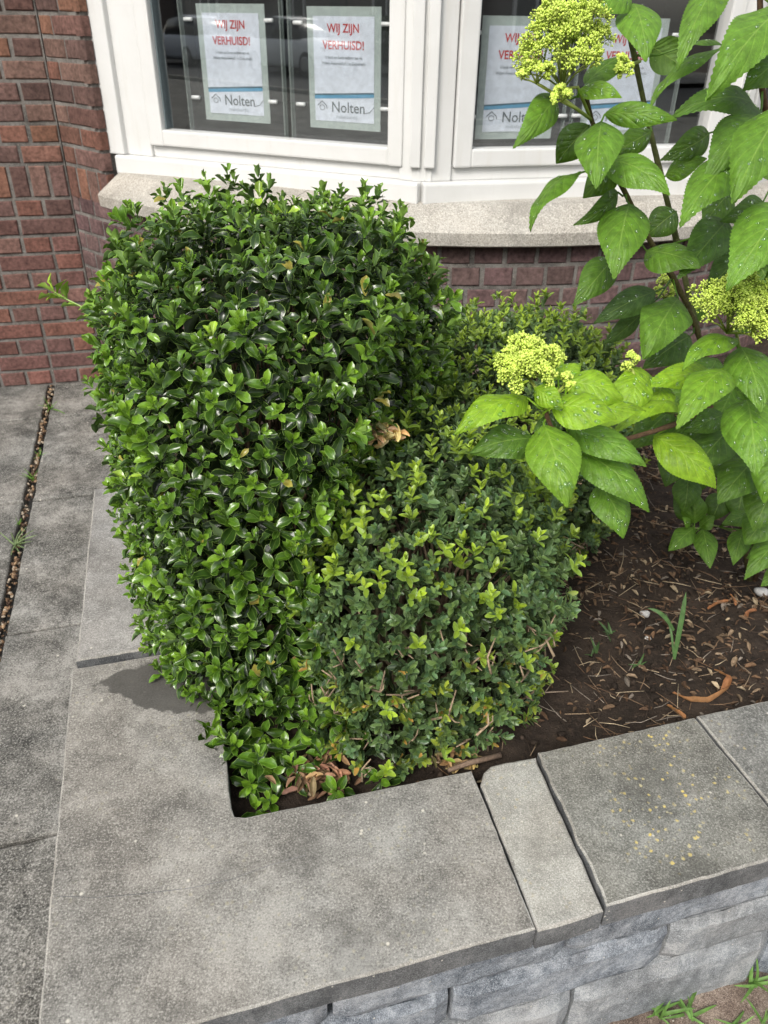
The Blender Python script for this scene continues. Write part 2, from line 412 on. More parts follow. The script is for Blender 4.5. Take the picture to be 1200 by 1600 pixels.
def empty(name, loc, label=None, cat=None, group=None):
    o = bpy.data.objects.new(name, None); col.objects.link(o); o.location = tuple(float(a) for a in loc); o.empty_display_size = .05
    return tag(o, label, cat, group)
def hsh(*a):
    return (math.sin(sum((i + 1) * 12.9898 * x for i, x in enumerate(a))) * 43758.5453) % 1.0

# ------------------------------------------------------------------ the ground
def sheet(name, corners, z, m, kind='structure'):
    mb = MB(); mb.add([(x, y, z) for x, y in corners], [tuple(range(len(corners)))])
    return tag(mb.build(name, m), kind=kind)
sheet('ground', [(-150, -150), (150, -150), (150, 150), (-150, 150)], -.06, M['joint_dirt'])
sheet('road', [(-120, -13), (120, -13), (120, -7.3), (-120, -7.3)], -.05, M['asphalt'])
sheet('pavement', [(-120, -7.18), (120, -7.18), (120, 3), (-120, 3)], -.052, M['slab'])
mb = MB(); mb.box((0, -7.24, -.02), (120, .06, .05)); tag(mb.build('kerb', M['cop_wedge']), kind='structure')
def prism(mb, poly, z0, z1, bev=.004, jit=.0008, step=.02, tint=(1, 1, 1), zj=0.0, sides=False):
    pts = []
    n = len(poly)
    for i in range(n):
        a, b = np.array(poly[i][:2], float), np.array(poly[(i + 1) % n][:2], float)
        k = max(1, int(np.linalg.norm(b - a) / step)); d = nrm(b - a); nn = np.array([-d[1], d[0]])
        w = 0.0
        jj = poly[i][2] if len(poly[i]) > 2 else jit
        for j in range(k):
            w = w * .72 + rng.normal() * jj
            pts.append(a + (b - a) * j / k + nn * w * (1 if 0 < j else .5))
    pts = np.array(pts); m = len(pts)
    d1 = nrm(np.roll(pts, -1, 0) - pts); d0 = nrm(pts - np.roll(pts, 1, 0)); t = nrm(d1 + d0)
    inw = np.c_[-t[:, 1], t[:, 0]]
    area = .5 * np.sum(pts[:, 0] * np.roll(pts[:, 1], -1) - np.roll(pts[:, 0], -1) * pts[:, 1])
    if area < 0: inw = -inw
    rings = [np.c_[pts, np.full(m, z0)], np.c_[pts, np.full(m, z1 - bev)], np.c_[pts + inw * bev * .35, np.full(m, z1 - bev * .3)], np.c_[pts + inw * bev, np.full(m, z1)]]
    if zj: rings[3][:, 2] += rng.normal(size=m) * zj
    V = np.concatenate(rings); F = []
    for r_ in range(3):
        for j in range(m):
            a, b = r_ * m + j, r_ * m + (j + 1) % m
            F.append((a, b, b + m, a + m) if area > 0 else (a, a + m, b + m, b))
    top = tuple(range(3 * m, 4 * m)); bot = tuple(range(m - 1, -1, -1))
    F.append(top if area > 0 else top[::-1]); F.append(bot if area > 0 else bot[::-1])
    k0 = mb.n; mb.add(V, F, tint)
    if sides:
        q0 = len(mb.fn) - len(F)
        for i_ in range(m): mb.fn[q0 + i_] = (mb.fn[q0 + i_][0], 1)
        for i_ in range(m, 3 * m): mb.fn[q0 + i_] = (mb.fn[q0 + i_][0], 2)
# pavement slabs left of the planter and round it
mb = MB()
rows = [-6.2, -5.5, -4.8, -4.1, -3.45, -2.8, -2.15, -1.45, -.75, -.08, .61, 1.27, 1.972, 2.645, 3.3, 3.98]
xs_ = [-5.6, -5.0, -4.38, -3.72, -3.08, -2.42, -1.78, -1.17, -.56 - .33]
xcols = [(-5.6, -4.95), (-4.94, -4.3), (-4.29, -3.63), (-3.62, -2.95), (-2.94, -2.27), (-2.26, -1.6), (-1.59, -.945), (-.937, -.286), (-.269, .055)]
for i in range(len(rows) - 1):
    for (a, b) in xcols:
        g_ = .0042 + rng.random() * .003
        dz = (rng.random() - .5) * .006
        P = [pl(a + g_, rows[i] + g_), pl(b - g_, rows[i] + g_), pl(b - g_, rows[i + 1] - g_), pl(a + g_, rows[i + 1] - g_)]
        prism(mb, P, -.05, dz, .006, .0012, .03)
    if rows[i + 1] < -.5:
        for k in range(7):
            a = .06 + k * .66; P = [pl(a + .003, rows[i] + .003), pl(a + .655, rows[i] + .003), pl(a + .655, rows[i + 1] - .003), pl(a + .003, rows[i + 1] - .003)]
            prism(mb, P, -.05, (rng.random() - .5) * .005, .006, .0012, .05)
tag(mb.build('pavement', M['slab']), kind='structure')
# opposite pavement
sheet('pavement_opposite', [(-120, -17.2), (120, -17.2), (120, -13), (-120, -13)], .06, M['slab'])
def heightgrid(name, a0, a1, b0, b1, z, amp, step, m, seed):
    na, nb = int((a1 - a0) / step) + 1, int((b1 - b0) / step) + 1
    A, B = np.meshgrid(np.linspace(a0, a1, na), np.linspace(b0, b1, nb))
    Zz = np.full_like(A, z); r2 = np.random.default_rng(seed)
    for k in range(26):
        fx, fy = r2.normal(size=2) * (6 + k * 4.5); Zz += amp / (1 + k * .35) * np.sin(A * fx + B * fy + r2.random() * 6.28)
    Zz += r2.normal(size=A.shape) * amp * .25
    P = PO[None, None] + A[..., None] * E1 + B[..., None] * E2
    V = np.c_[P.reshape(-1, 2), Zz.ravel()]
    i = np.arange(na * nb).reshape(nb, na)
    q = np.stack([i[:-1, :-1], i[:-1, 1:], i[1:, 1:], i[1:, :-1]], -1).reshape(-1, 4)
    mb = MB(); mb.v.append(V); mb.uv.append(np.zeros((len(V), 2))); mb.t.append(np.ones((len(V), 3))); mb.f4.append((q, 0)); mb.n = len(V)
    return tag(mb.build(name, m, smooth=True), kind='structure')
ZS = .315
heightgrid('bed_soil', .16, 2.6, .1, 2.35, ZS, .0035, .012, M['soil'], 3)
heightgrid('front_soil', .06, 2.6, -.72, .03, -.034, .002, .012, M['soil_front'], 5)

# ------------------------------------------------------------------ the building
WALL_ANG = math.radians(13.5)
WC = np.array([-1.252, 3.26])                  # inner corner of main wall and bow
WD = np.array([math.cos(WALL_ANG), math.sin(WALL_ANG)]); WN = np.array([math.sin(WALL_ANG), -math.cos(WALL_ANG)])
BC = np.array([.24, 4.34]); BR = 1.79          # bow centre and radius of the brick face
PIER = np.array([-1.03, 3.055])                # outer corner of brick pier
CH = .07
house = empty('brick_building', (0, 3.5, 0), 'red brown brick building with a white bow window above a stone sill', 'building')
BT = [(.20, .085, .065), (.22, .088, .066), (.18, .08, .068), (.15, .075, .066), (.19, .095, .078), (.24, .10, .068), (.175, .085, .074)]
def brick_tint(z):
    low = max(0., min(1., 1 - z / 1.0))
    t = np.array(BT[int(rng.integers(len(BT)))]) * (.66 + .4 * rng.random())
    g_ = np.array((.15, .092, .084))
    t = t * (np.array((.86, 1.06, 1.04)) * (1 - low) + low)
    return t * (1 - .45 * low) + g_ * .45 * low
def lay(mb, path, u0, u1, z0, z1, proud=.0, tint=None, j=.004):
    """a brick between u0..u1, z0..z1 on a face given by path(u)->(xy, outward normal)"""
    tint = brick_tint((z0 + z1) / 2) if tint is None else tint
    dj = lambda: (rng.random() - .5) * j
    off = proud + (rng.random() - .5) * .003
    def ring(ins, d, jit):
        vs_ = []
        for (u, z, su, sz) in ((u0, z0, 1, 1), ((u0 + u1) / 2, z0, 0, 1), (u1, z0, -1, 1), (u1, z1, -1, -1), ((u0 + u1) / 2, z1, 0, -1), (u0, z1, 1, -1)):
            p, n = path(u + su * (ins + (dj() if jit else 0)))
            zz = z + sz * ins + (dj() * .6 if jit else 0)
            vs_.append((p[0] + n[0] * d, p[1] + n[1] * d, zz))
        return vs_
    V = ring(0, -.03, 0) + ring(.0008, off - .003, 1) + ring(.0045, off + .0005, 1)
    F = []
    for r_ in range(2):
        for k in range(6):
            a, b = r_ * 6 + k, r_ * 6 + (k + 1) % 6; F.append((a, b, b + 6, a + 6))
    F.append((12, 13, 16, 17)); F.append((13, 14, 15, 16))
    mb.add(V, F, tint)
def seg_path(p, d, n):
    return lambda u: (p + d * u, n)
JT = .0115
# main wall, laid in rows of headers and stretchers, with one course of bricks on end
mb = MB(); pw = seg_path(WC, WD, WN)
zrows = [i * CH for i in range(11)]; rows_ = [(z, z + CH, 'HS'[i % 2]) for i, z in enumerate(zrows)]
rows_.append((.77, .77 + .124, 'V')); z = .894; i = 0
while z < 2.6: rows_.append((z, z + CH, 'SH'[i % 2])); z += CH; i += 1
for (z0, z1, kind) in rows_:
    L = {'H': .108, 'S': .214, 'V': .0695}[kind]; u = 0.0 if kind != 'S' else -.0
    first = {'H': .108, 'S': .155 if hsh(z0) > .5 else .214, 'V': .0695}[kind]
    while u > -2.9:
        w = first if u == 0.0 else L * (.97 + .06 * rng.random())
        if kind == 'S' and rng.random() < .12: w = .108
        lay(mb, pw, u - w + JT * .5, u - JT * .5, z0 + JT * .5, z1 - JT * .5)
        u -= w
P0 = WC - WD * 3.0; q0 = np.concatenate([P0 - WN * .009, [0]])
def quadwall(mb, a, b, z0, z1, back=.25, n=(0, -1)):
    a, b, n = np.array(a), np.array(b), np.array(n)
    V = [(*a, z0), (*b, z0), (*b, z1), (*a, z1), (*(a - n * back), z0), (*(b - n * back), z0), (*(b - n * back), z1), (*(a - n * back), z1)]
    mb.add(V, [(0, 1, 2, 3), (5, 4, 7, 6), (4, 0, 3, 7), (1, 5, 6, 2), (3, 2, 6, 7), (4, 5, 1, 0)])
mt = MB(); quadwall(mt, P0 - WN * .005, WC - WN * .005, -.05, 2.6, .25, WN)
wall = mb.build('wall', M['brick'], house)
mt.build('mortar', M['mortar'], wall)
# brick pier beside the window and brick apron under the sill
pd = nrm(PIER - WC); pn = np.array([pd[1], -pd[0]]); PL_ = float(np.linalg.norm(PIER - WC))
mb = MB(); pp = seg_path(WC, pd, pn)
rd = nrm(np.array([.35, .94])); rn = np.array([rd[1], -rd[0]]) ; pr = seg_path(PIER, rd, rn)
for (z0, z1, kind) in rows_:
    if z1 < .80: continue
    if kind == 'V':
        k = 4
        for t in range(k): lay(mb, pp, PL_ / k * t + JT * .5, PL_ / k * (t + 1) - JT * (.5 if t < k - 1 else 0), z0 + JT * .5, z1 - JT * .5)
        tn = brick_tint(z0); lay(mb, pr, 0, .09, z0 + JT * .5, z1 - JT * .5, tint=tn); continue
    tn = brick_tint(z0)
    cut = PL_ * (.30 if kind == 'S' else .52)
    lay(mb, pp, JT * .5, cut - JT * .5, z0 + JT * .5, z1 - JT * .5)
    lay(mb, pp, cut + JT * .5, PL_ - .001, z0 + JT * .5, z1 - JT * .5, tint=tn)
    lay(mb, pr, .001, .105, z0 + JT * .5, z1 - JT * .5, tint=tn * .92)
mt = MB(); quadwall(mt, WC - pn * .005, PIER - pn * .005 - pd * .008, .76, 2.6, .12, pn)
pier = mb.build('pier', M['brick'], house); mt.build('mortar', M['mortar'], pier)
AP = None
def ang_of(p): return math.atan2(p[1] - BC[1], p[0] - BC[0])
A0 = ang_of(WC); A1 = A0 + math.radians(118)
BRP = float(np.linalg.norm(PIER - BC)); APIER = ang_of(PIER)
def arc_path(u):
    if u < PL_: return WC + pd * u, pn
    a = APIER + (u - PL_) / BRP; n = np.array([math.cos(a), math.sin(a)]); return BC + n * BRP, n
mb = MB(); ARC = PL_ + BRP * (A1 - APIER)
for i, (z0, z1, kind) in enumerate([(k * CH - .052, k * CH + CH - .052, 'H') for k in range(0, 12)]):
    u = 0.0
    while u < ARC:
        w = .1045 * (.96 + .08 * rng.random()) * (.5 if (u == 0.0 and i % 2) else 1)
        lay(mb, arc_path, u + JT * .5, u + w - JT * .5, z0 + JT * .5, z1 - JT * .5, tint=np.array((.118, .076, .072)) * (.75 + .5 * rng.random()) * np.array((1, .95 + .1 * rng.random(), 1))); u += w
def sweep(mb, prof, a0, a1, n, tint=(1, 1, 1), closed=True):
    """profile of (radius, z) swept round the bow's centre"""
    aa = np.linspace(a0, a1, n); k = len(prof); V = []
    for a in aa: V += [(BC[0] + math.cos(a) * r_, BC[1] + math.sin(a) * r_, z_) for r_, z_ in prof]
    F = []
    for i in range(n - 1):
        for j in range(k if closed else k - 1):
            a, b = i * k + j, i * k + (j + 1) % k; F.append((a, a + k, b + k, b))
    F.append(tuple(range(k))); F.append(tuple((n - 1) * k + j for j in range(k - 1, -1, -1)))
    mb.add(V, F, tint)
mt = MB(); sweep(mt, [(BRP - .2, -.05), (BRP - .005, -.05), (BRP - .005, .80), (BRP - .2, .80)], APIER, A1, 60)
quadwall(mt, WC - pn * .005, PIER - pn * .005, -.05, .80, .2, pn)
apron = mb.build('bay_wall', M['brick'], house); mt.build('mortar', M['mortar'], apron)
# stone sill in lengths, following the bow
SA0 = ang_of((-1.045, 3.005)); cuts = [SA0, SA0 + .46, SA0 + 1.0, SA0 + 1.34, A1]
mb = MB()
for i in range(4):
    sweep(mb, [(1.66, .79), (1.852, .786), (1.862, .792), (1.865, .83), (1.858, .838), (1.765, .898), (1.66, .905)], cuts[i] + .0007, cuts[i + 1] - .0007, 14)
mb.build('sill', M['sill'], house)

# window frames on the facets of the bow
V1 = np.array([.10, 2.600]); FR = float(np.linalg.norm(V1 - BC))
VA0 = ang_of((-.99, 3.085)); VA1 = ang_of(V1); VA2 = ang_of((1.135, 2.845)); VA3 = VA2 + (VA2 - VA1)
FV = [BC + FR * np.array([math.cos(a), math.sin(a)]) for a in (VA0, VA1, VA2, VA3)]
def facet(i):
    p, q_ = FV[i], FV[i + 1]; L = float(np.linalg.norm(q_ - p)); d = (q_ - p) / L; n = np.array([d[1], -d[0]]); return p, d, n, L
def fbox(mb, fc, u0, u1, z0, z1, n0, n1, bev=.004, tint=(1, 1, 1), mi=0):
    p, d, n, L = fc
    c = p + d * (u0 + u1) / 2 + n * (n0 + n1) / 2
    ax = np.array([[d[0], d[1], 0], [n[0], n[1], 0], [0, 0, 1.]])
    mb.box((c[0], c[1], (z0 + z1) / 2), ((u1 - u0) / 2, (n1 - n0) / 2, (z1 - z0) / 2), ax, tint, mi, bev)
ZT = 2.35
for i in range(3):
    fc = facet(i); p, d, n, L = fc
    lp = .095 if i else .15
    rp = .085
    fr = MB()
    fbox(fr, fc, .008 if i else -.03, lp, .955, ZT, -.085, .0, .005)            # posts
    if i == 0: fbox(fr, fc, -.034, .042, .9562, ZT, -.05, .022, .006)
    fbox(fr, fc, L - rp + .008, L - .008, .955, ZT, -.085, .0, .005)
    fbox(fr, fc, .0, L, .89, .955, -.10, .030, .008)                             # bottom rail
    fbox(fr, fc, lp, L - rp + .008, .955, 1.002, -.084, -.012, .004)
    fbox(fr, fc, lp, L - rp, ZT - .1, ZT, -.084, -.012, .004)
    b0, b1, zb = lp + .004, L - rp + .020, .994
    fbox(fr, fc, b0, b0 + .058, zb, ZT - .08, -.055, .008, .006)                 # glazing beads
    fbox(fr, fc, b1 - .05, b1, zb, ZT - .08, -.055, .008, .006)
    fbox(fr, fc, b0 + .056, b1 - .048, zb + .001, zb + .052, -.054, .007, .006)
    win = fr.build('window', M['paint'], house)
    gl = MB(); u0, u1 = b0 + .03, b1 - .03
    q_ = p - n * .028
    a, b = q_ + d * u0, q_ + d * u1
    gl.add([(*a, zb + .03), (*b, zb + .03), (*b, ZT - .09), (*a, ZT - .09)], [(0, 1, 2, 3)])
    gl.build('pane', M['glass'], win)
    sp = MB(); fbox(sp, fc, b0 + .0585, b0 + .0645, zb + .054, ZT - .1, -.05, -.012, .0, mi=0); sp.build('seal', M['grey_ink'], win)
# cover strips at the folds of the frame
for k in (1, 2):
    mb = MB()
    v = FV[k]; n = nrm(v - BC); d = np.array([-n[1], n[0]])
    ax = np.array([[d[0], d[1], 0], [n[0], n[1], 0], [0, 0, 1.]])
    for sgn in (-1, 1):
        c = v + d * sgn * .022 - n * .02
        mb.box((c[0], c[1], (.956 + ZT) / 2 + .02), (.0165, .030, (ZT - .956) / 2 - .02), ax, bev=.004)
    c = v - n * .03; mb.box((c[0], c[1], (.956 + ZT) / 2), (.03, .025, (ZT - .956) / 2), ax, bev=0)
    mb.build('mullion', M['paint'], house)
# dark room behind the window, its floor and ceiling, and the wall above
mb = MB(); Rv = [BC + (FR - .14) * np.array([math.cos(a), math.sin(a)]) for a in np.linspace(VA0, VA3, 12)]
bk = [np.array([1.9, 6.5]), np.array([-1.4, 6.5])]
poly = Rv + bk; k = len(poly)
Vv = [(*v, .86) for v in poly] + [(*v, 2.5) for v in poly]
Ff = [tuple(range(k)), tuple(range(2 * k - 1, k - 1, -1))] + [(j, j + k, (j + 1) % k + k, (j + 1) % k) for j in range(11, k)]
mb.add(Vv, Ff); mb.build('interior', M['room'], house)
mb = MB(); sweep(mb, [(1.2, ZT), (BR, ZT), (BR, 2.62), (1.2, 2.62)], A0, A1, 40); mb.build('window_head', M['paint'], house)
# right-hand wall beyond the bow
ER = BC + BR * np.array([math.cos(A1), math.sin(A1)])
mb = MB(); quadwall(mb, ER, ER + WD * 3, -.05, 2.6, .25, WN); mb.build('wall', M['mortar'], house)
# worn white chalk writing on one brick of the main wall
mb = MB()
for k in range(16):
    u = -.16 - .0105 * k + rng.random() * .003; zz = 1.212 + rng.random() * .012; hh_ = .006 + rng.random() * .012; sl = (rng.random() - .5) * .01
    a = WC + WD * u + WN * .0045; b = WC + WD * (u + sl) + WN * .0045
    mb.tube([(*a, zz), (*((a + b) / 2 + WD * .001), zz + hh_ / 2), (*b, zz + hh_)], .0013, 4)
mb.build('chalk_marks', M['standoff'], house)

# ------------------------------------------------------------------ posters in clear holders behind the glass
def text_mesh(name, body, size, m, parent, origin, d, n, bold=0.0, align='CENTER', sx=1.0, space=1.0):
    cu = bpy.data.curves.new(name, 'FONT'); cu.body = body; cu.size = size; cu.align_x = align; cu.offset = bold; cu.resolution_u = 3; cu.space_character = space
    ob = bpy.data.objects.new(name + '_src', cu); col.objects.link(ob)
    dg = bpy.context.evaluated_depsgraph_get(); me = bpy.data.meshes.new_from_object(ob.evaluated_get(dg))
    bpy.data.objects.remove(ob); bpy.data.curves.remove(cu)
    co = np.empty(len(me.vertices) * 3, np.float32); me.vertices.foreach_get('co', co); co = co.reshape(-1, 3)
    W = np.c_[origin[0] + d[0] * co[:, 0] * sx + n[0] * .0006, origin[1] + d[1] * co[:, 0] * sx + n[1] * .0006, origin[2] + co[:, 1]]
    base = parent_world(parent); me.vertices.foreach_set('co', (W - base).astype(np.float32).ravel()); me.update()
    me.materials.clear(); me.materials.append(m); me.name = name
    o = bpy.data.objects.new(name, me); col.objects.link(o); o.parent = parent; return o
DEP = -.075
def fpx(fc, px, py, dep=DEP):
    p, d, n, L = fc; w = on_plane(px, py, p + n * dep, n); return float((w[:2] - p) @ d), float(w[2])
def poster(fc, u0, u1, z0, z1, label):
    p, d, n, L = fc
    uc, W, Hh = (u0 + u1) / 2, u1 - u0, z1 - z0
    def pt(u, z, k=0.0):
        q_ = p + d * u + n * (DEP + k); return np.array([q_[0], q_[1], z])
    root = empty('poster_holder', pt(uc, z0 - .05), label, 'poster', 'identical moving notices hanging in the bow window')
    def flat(name, a0, a1, b0, b1, k, m, th=.0015, par=None):
        mb = MB(); fbox(mb, fc, a0, a1, b0, b1, DEP + k - th, DEP + k, 0); return mb.build(name, m, par or root)
    flat('acrylic_panel', u0 - .062, u1 + .062, z0 - .075, z1 + .06, .010, M['acrylic'], .003)
    mb = MB()
    for e in (u0 - .062, u1 + .062): fbox(mb, fc, e - .0025, e + .0025, z0 - .078, z1 + .06, DEP - .006, DEP + .0125, 0)
    fbox(mb, fc, u0 - .0595, u1 + .0595, z0 - .078, z0 - .074, DEP - .005, DEP + .012, 0)
    mb.build('panel_edge', M['acrylic_rim'], root)
    flat('backing', u0, u1, z0, z1, 0.0, M['mint'], .003)
    pu0, pu1, pz0, pz1 = u0 + .085 * W, u1 - .085 * W, z0 + .065 * Hh, z1 - .075 * Hh
    pap = flat('paper', pu0, pu1, pz0, pz1, .002, M['paper'], .001)
    w, h = pu1 - pu0, pz1 - pz0; pc = (pu0 + pu1) / 2
    zat = lambda f: pz1 - f * h
    text_mesh('headline', 'WIJ ZIJN', h * .112, M['red_ink'], pap, pt(pc, zat(.145), .0024), d, n, .0006, sx=.92)
    text_mesh('headline', 'VERHUISD!', h * .112, M['red_ink'], pap, pt(pc, zat(.30), .0024), d, n, .0006, sx=.92)
    text_mesh('small_print', 'U bent van harte welkom aan de', h * .041, M['grey_ink'], pap, pt(pc, zat(.39), .0024), d, n, 0, sx=.82)
    text_mesh('small_print', 'Willem Alexanderhof 1 te Zwijndrecht', h * .041, M['grey_ink'], pap, pt(pc, zat(.445), .0024), d, n, 0, sx=.82)
    for (f0, f1, m_, nm, k) in ((.715, .735, M['dark_blue_ink'], 'stripe', .0026), (.732, .765, M['blue_ink'], 'stripe', .0028)):
        mb = MB(); mb.add([pt(pu0, zat(f1 + .018), k), pt(pu1, zat(f1 - .018), k), pt(pu1, zat(f0 - .018), k), pt(pu0, zat(f0 + .018), k)], [(0, 1, 2, 3)])
        mb.build(nm, m_, pap)
    text_mesh('logo_name', 'Nolten', h * .15, M['grey_ink'], pap, pt(pc + .07 * w, zat(.905), .0024), d, n, .0003, sx=.98)
    text_mesh('logo_line', 'makelaardij', h * .05, M['pale_ink'], pap, pt(pc + .04 * w, zat(.965), .0024), d, n, 0, sx=1.0, space=1.15)
    mb = MB(); a, b = pt(pu0 + .05 * w, zat(.845), .003), pt(pu0 + .125 * w, zat(.80), .003); c_ = pt(pu0 + .20 * w, zat(.845), .003); e = pt(pu0 + .21 * w, zat(.875), .003)
    mb.tube([a, b, c_, e], .0013, 5)
    r0 = pt(pu0 + .125 * w, zat(.865), .003)
    D3 = np.array([d[0], d[1], 0]); th = np.linspace(0, 2 * math.pi, 9)
    mb.tube([r0 + D3 * .009 * math.cos(t) + np.array([0, 0, .0075]) * math.sin(t) for t in th], .0009, 4)
    x0 = pt(pu1 - .16 * w, zat(.905), .003); mb.tube([x0, x0 + D3 * .02 + np.array([0, 0, .004]), x0 + D3 * .035 + np.array([0, 0, .02])], .0009, 4)
    mb.build('logo_house', M['grey_ink'], pap)
    for e, sg in ((u0, -1), (u1, 1)):
        for fz in (.13, .80):
            mb = MB(); zz = z1 - fz * Hh
            a = pt(e + sg * .008, zz, .016); b = pt(e + sg * .040, zz, .016)
            mb.tube([a, a * .97 + b * .03, a * .5 + b * .5, a * .03 + b * .97, b], [.0035, .0058, .006, .0058, .0035], 10)
            mb.build('standoff', M['standoff'], root, smooth=True)
    for e in (u0 - .062, u1 + .062):
        mb = MB(); a = pt(e, z0 - .078, .003); mb.tube([a, a - np.array([0, 0, .012])], .004, 8); mb.build('foot', M['standoff'], root)
f0, f1 = facet(0), facet(1)
def prect(fc, tl, tr, bl, br):
    a = [fpx(fc, *q_) for q_ in (tl, tr, bl, br)]
    return (a[0][0] + a[2][0]) / 2, (a[1][0] + a[3][0]) / 2, (a[2][1] + a[3][1]) / 2, (a[0][1] + a[1][1]) / 2
PR = [prect(f0, (305, 5), (412, 6), (323, 187), (423, 193)), prect(f0, (479, 8.3), (597, 11.7), (485, 198), (593, 206.7)),
      prect(f1, (755, 23), (879, 27), (742, 217), (862, 217))]
w3 = PR[2][1] - PR[2][0]; g3 = fpx(f1, 1037, 90)[0]
PR.append((g3 - w3, g3, PR[2][2], PR[2][3]))
LB = ['moving notice in a clear holder, leftmost in the left window beside the white post',
      'moving notice in a clear holder, in the left window beside the white mullion',
      'moving notice in the right window, half behind the uppermost yellow green flower head',
      'moving notice in a clear holder, in the right window mostly hidden by hydrangea leaves']
for (fc, r_, lb) in zip((f0, f0, f1, f1), PR, LB): poster(fc, *r_, lb)

# ------------------------------------------------------------------ planter: block wall and coping slabs
pw_ = empty('retaining_wall', (*pl(.6, .02), 0), 'low planter wall of grey split concrete blocks under the coping slabs', 'wall')
def block(a0, a1, z0, z1, side='front', m='block', t=.10, off=0.0):
    mb = MB(); na, nz = max(4, int((a1 - a0) / .02)), 6
    g_ = .0042
    A = np.linspace(a0 + g_, a1 - g_, na); Zz = np.linspace(z0 + g_ * .7, z1 - g_ * .7, nz)
    V = []; sd = rng.random() * 20
    for j, z_ in enumerate(Zz):
        for i, a in enumerate(A):
            edge = min(a - A[0], A[-1] - a); ez = min(z_ - Zz[0], Zz[-1] - z_)
            d = .001 * math.sin(a * 40 + z_ * 60 + sd) + .0006 * math.sin(a * 110 + sd * 3) + rng.normal() * .0005
            d -= .009 * math.exp(-edge / .005) + .008 * math.exp(-ez / .0045)
            aa = a + rng.normal() * .0008; zz = z_ + (.0025 * math.sin(a * 90 + sd * 5) + rng.normal() * .001 if j in (0, nz - 1) else 0)
            V.append(pl(aa, .02 + off - d, zz) if side == 'front' else pl(.02 + off - d, aa, zz))
    n0 = len(V)
    V += [pl(a, .02 + t, z_) if side == 'front' else pl(.02 + t, a, z_) for a, z_ in ((A[0], Zz[0]), (A[-1], Zz[0]), (A[-1], Zz[-1]), (A[0], Zz[-1]))]
    F = []
    for j in range(nz - 1):
        for i in range(na - 1):
            k = j * na + i; F.append((k, k + 1, k + 1 + na, k + na))
    bl = [j for j in range(na)]; tp = [(nz - 1) * na + i for i in range(na)]
    F.append(tuple([n0] + bl[::-1][::-1][::-1] + [n0 + 1][::-1]) if False else tuple([n0 + 1] + bl[::-1] + [n0])[::1])
    F.append(tuple(tp + [n0 + 2, n0 + 3]))
    F.append(tuple([n0] + [j * na for j in range(nz)] + [n0 + 3])); F.append(tuple([n0 + 3 - 1] + [j * na + na - 1 for j in range(nz - 1, -1, -1)] + [n0 + 1]))
    F.append((n0 + 1, n0, n0 + 3, n0 + 2))
    if side != 'front': F = [tuple(reversed(f)) for f in F]
    mb.add(V, F)
    return mb.build('block', M[m], pw_, smooth=False)
courses = [(-.09, .108, [.0, .37, .73, 1.10, 1.46, 1.84, 2.2, 2.6]), (.108, .218, [.0, .17, .52, .875, 1.2, 1.56, 1.9, 2.25, 2.6]), (.218, .326, [.0, .345, .695, 1.05, 1.4, 1.76, 2.1, 2.6])]
for ci, (z0, z1, js) in enumerate(courses):
    for k in range(len(js) - 1):
        pale = (ci == 1 and k == 3) or (ci == 0 and k in (1, 2)) or (ci == 2 and k == 4)
        block(js[k], js[k + 1], z0, z1, 'front', 'block_pale' if pale else 'block', off=.003 * (rng.random() - .5))
    jl = [.12, .5, .88, 1.28] if ci % 2 else [.12, .31, .69, 1.07, 1.28]
    for k in range(len(jl) - 1): block(jl[k], jl[k + 1], z0, z1, 'left', 'block')
mb = MB()
for (a0, a1, b0, b1) in ((.03, 2.6, .06, .2), (.06, .2, .2, 1.28), (.1, .2, 1.285, 2.4)):
    prism(mb, [pl(a0, b0), pl(a1, b0), pl(a1, b1), pl(a0, b1)], -.05, .322, .003, 0, .5)
mb.build('core', M['mortar'], pw_)
def coping(poly, dz, m, label, th=.046, bev=.003, jit=.0004, step=.012, zj=.0):
    mb = MB(); prism(mb, [(*pl(q_[0], q_[1]), *(q_[2:] or (jit,))) for q_ in poly], ZC - th + .001, ZC + dz, bev, jit, step, zj=zj, sides=True)
    c = pl(np.mean([q_[0] for q_ in poly]), np.mean([q_[1] for q_ in poly]), ZC - th)
    o = mb.build('coping_slab', [M[m], M['cop_side'], M['cop_edge']], loc=c); return tag(o, label, 'coping slab', 'coping slabs on the planter wall')
corner = coping([(0, 0), (.617, 0), (.627, .262), (.27, .268), (.255, .274), (.252, .29), (.258, .662), (.004, .664)], 0.0, 'cop_corner', 'large L-shaped grey corner slab with a square notch and a dark patch')
mb = MB(); cr = [at_z(*q_, ZC + .0002) for q_ in ((84, 1402), (150, 1401), (220, 1397), (300, 1388), (360, 1372), (420, 1352), (478, 1337))]
mb.tube([q_ + np.array([0, rng.normal() * .001, 0]) for q_ in cr], .0005, 4, (.1, .09, .08)); mb.build('crack', M['cop_side'], corner)
coping([(.0125, .670), (.268, .668), (.275, 1.30), (.024, 1.302)], .012, 'cop_left', 'pale grey slab left of the bushes, beyond the corner slab', jit=.0006)
coping([(.6195, -.003), (.7165, .0), (.739, .262), (.66, .264), (.645, .255), (.632, .235)], -.002, 'cop_wedge', 'narrow pale wedge-shaped slab with a chipped corner', jit=.0006, bev=.004)
coping([(.7215, .002, .0006), (1.040, .004), (1.036, .266), (.744, .266, .0011)], .003, 'cop_lichen', 'dark grey slab spotted with yellow lichen', jit=.0005)
coping([(1.046, .004), (1.56, .002), (1.56, .268), (1.043, .270)], .001, 'cop_grey', 'grey slab right of the lichen-spotted slab, seen up to the right edge')
coping([(1.567, .004), (2.2, .002), (2.2, .268), (1.566, .270)], .002, 'cop_grey', 'grey slab at the far right end of the planter')

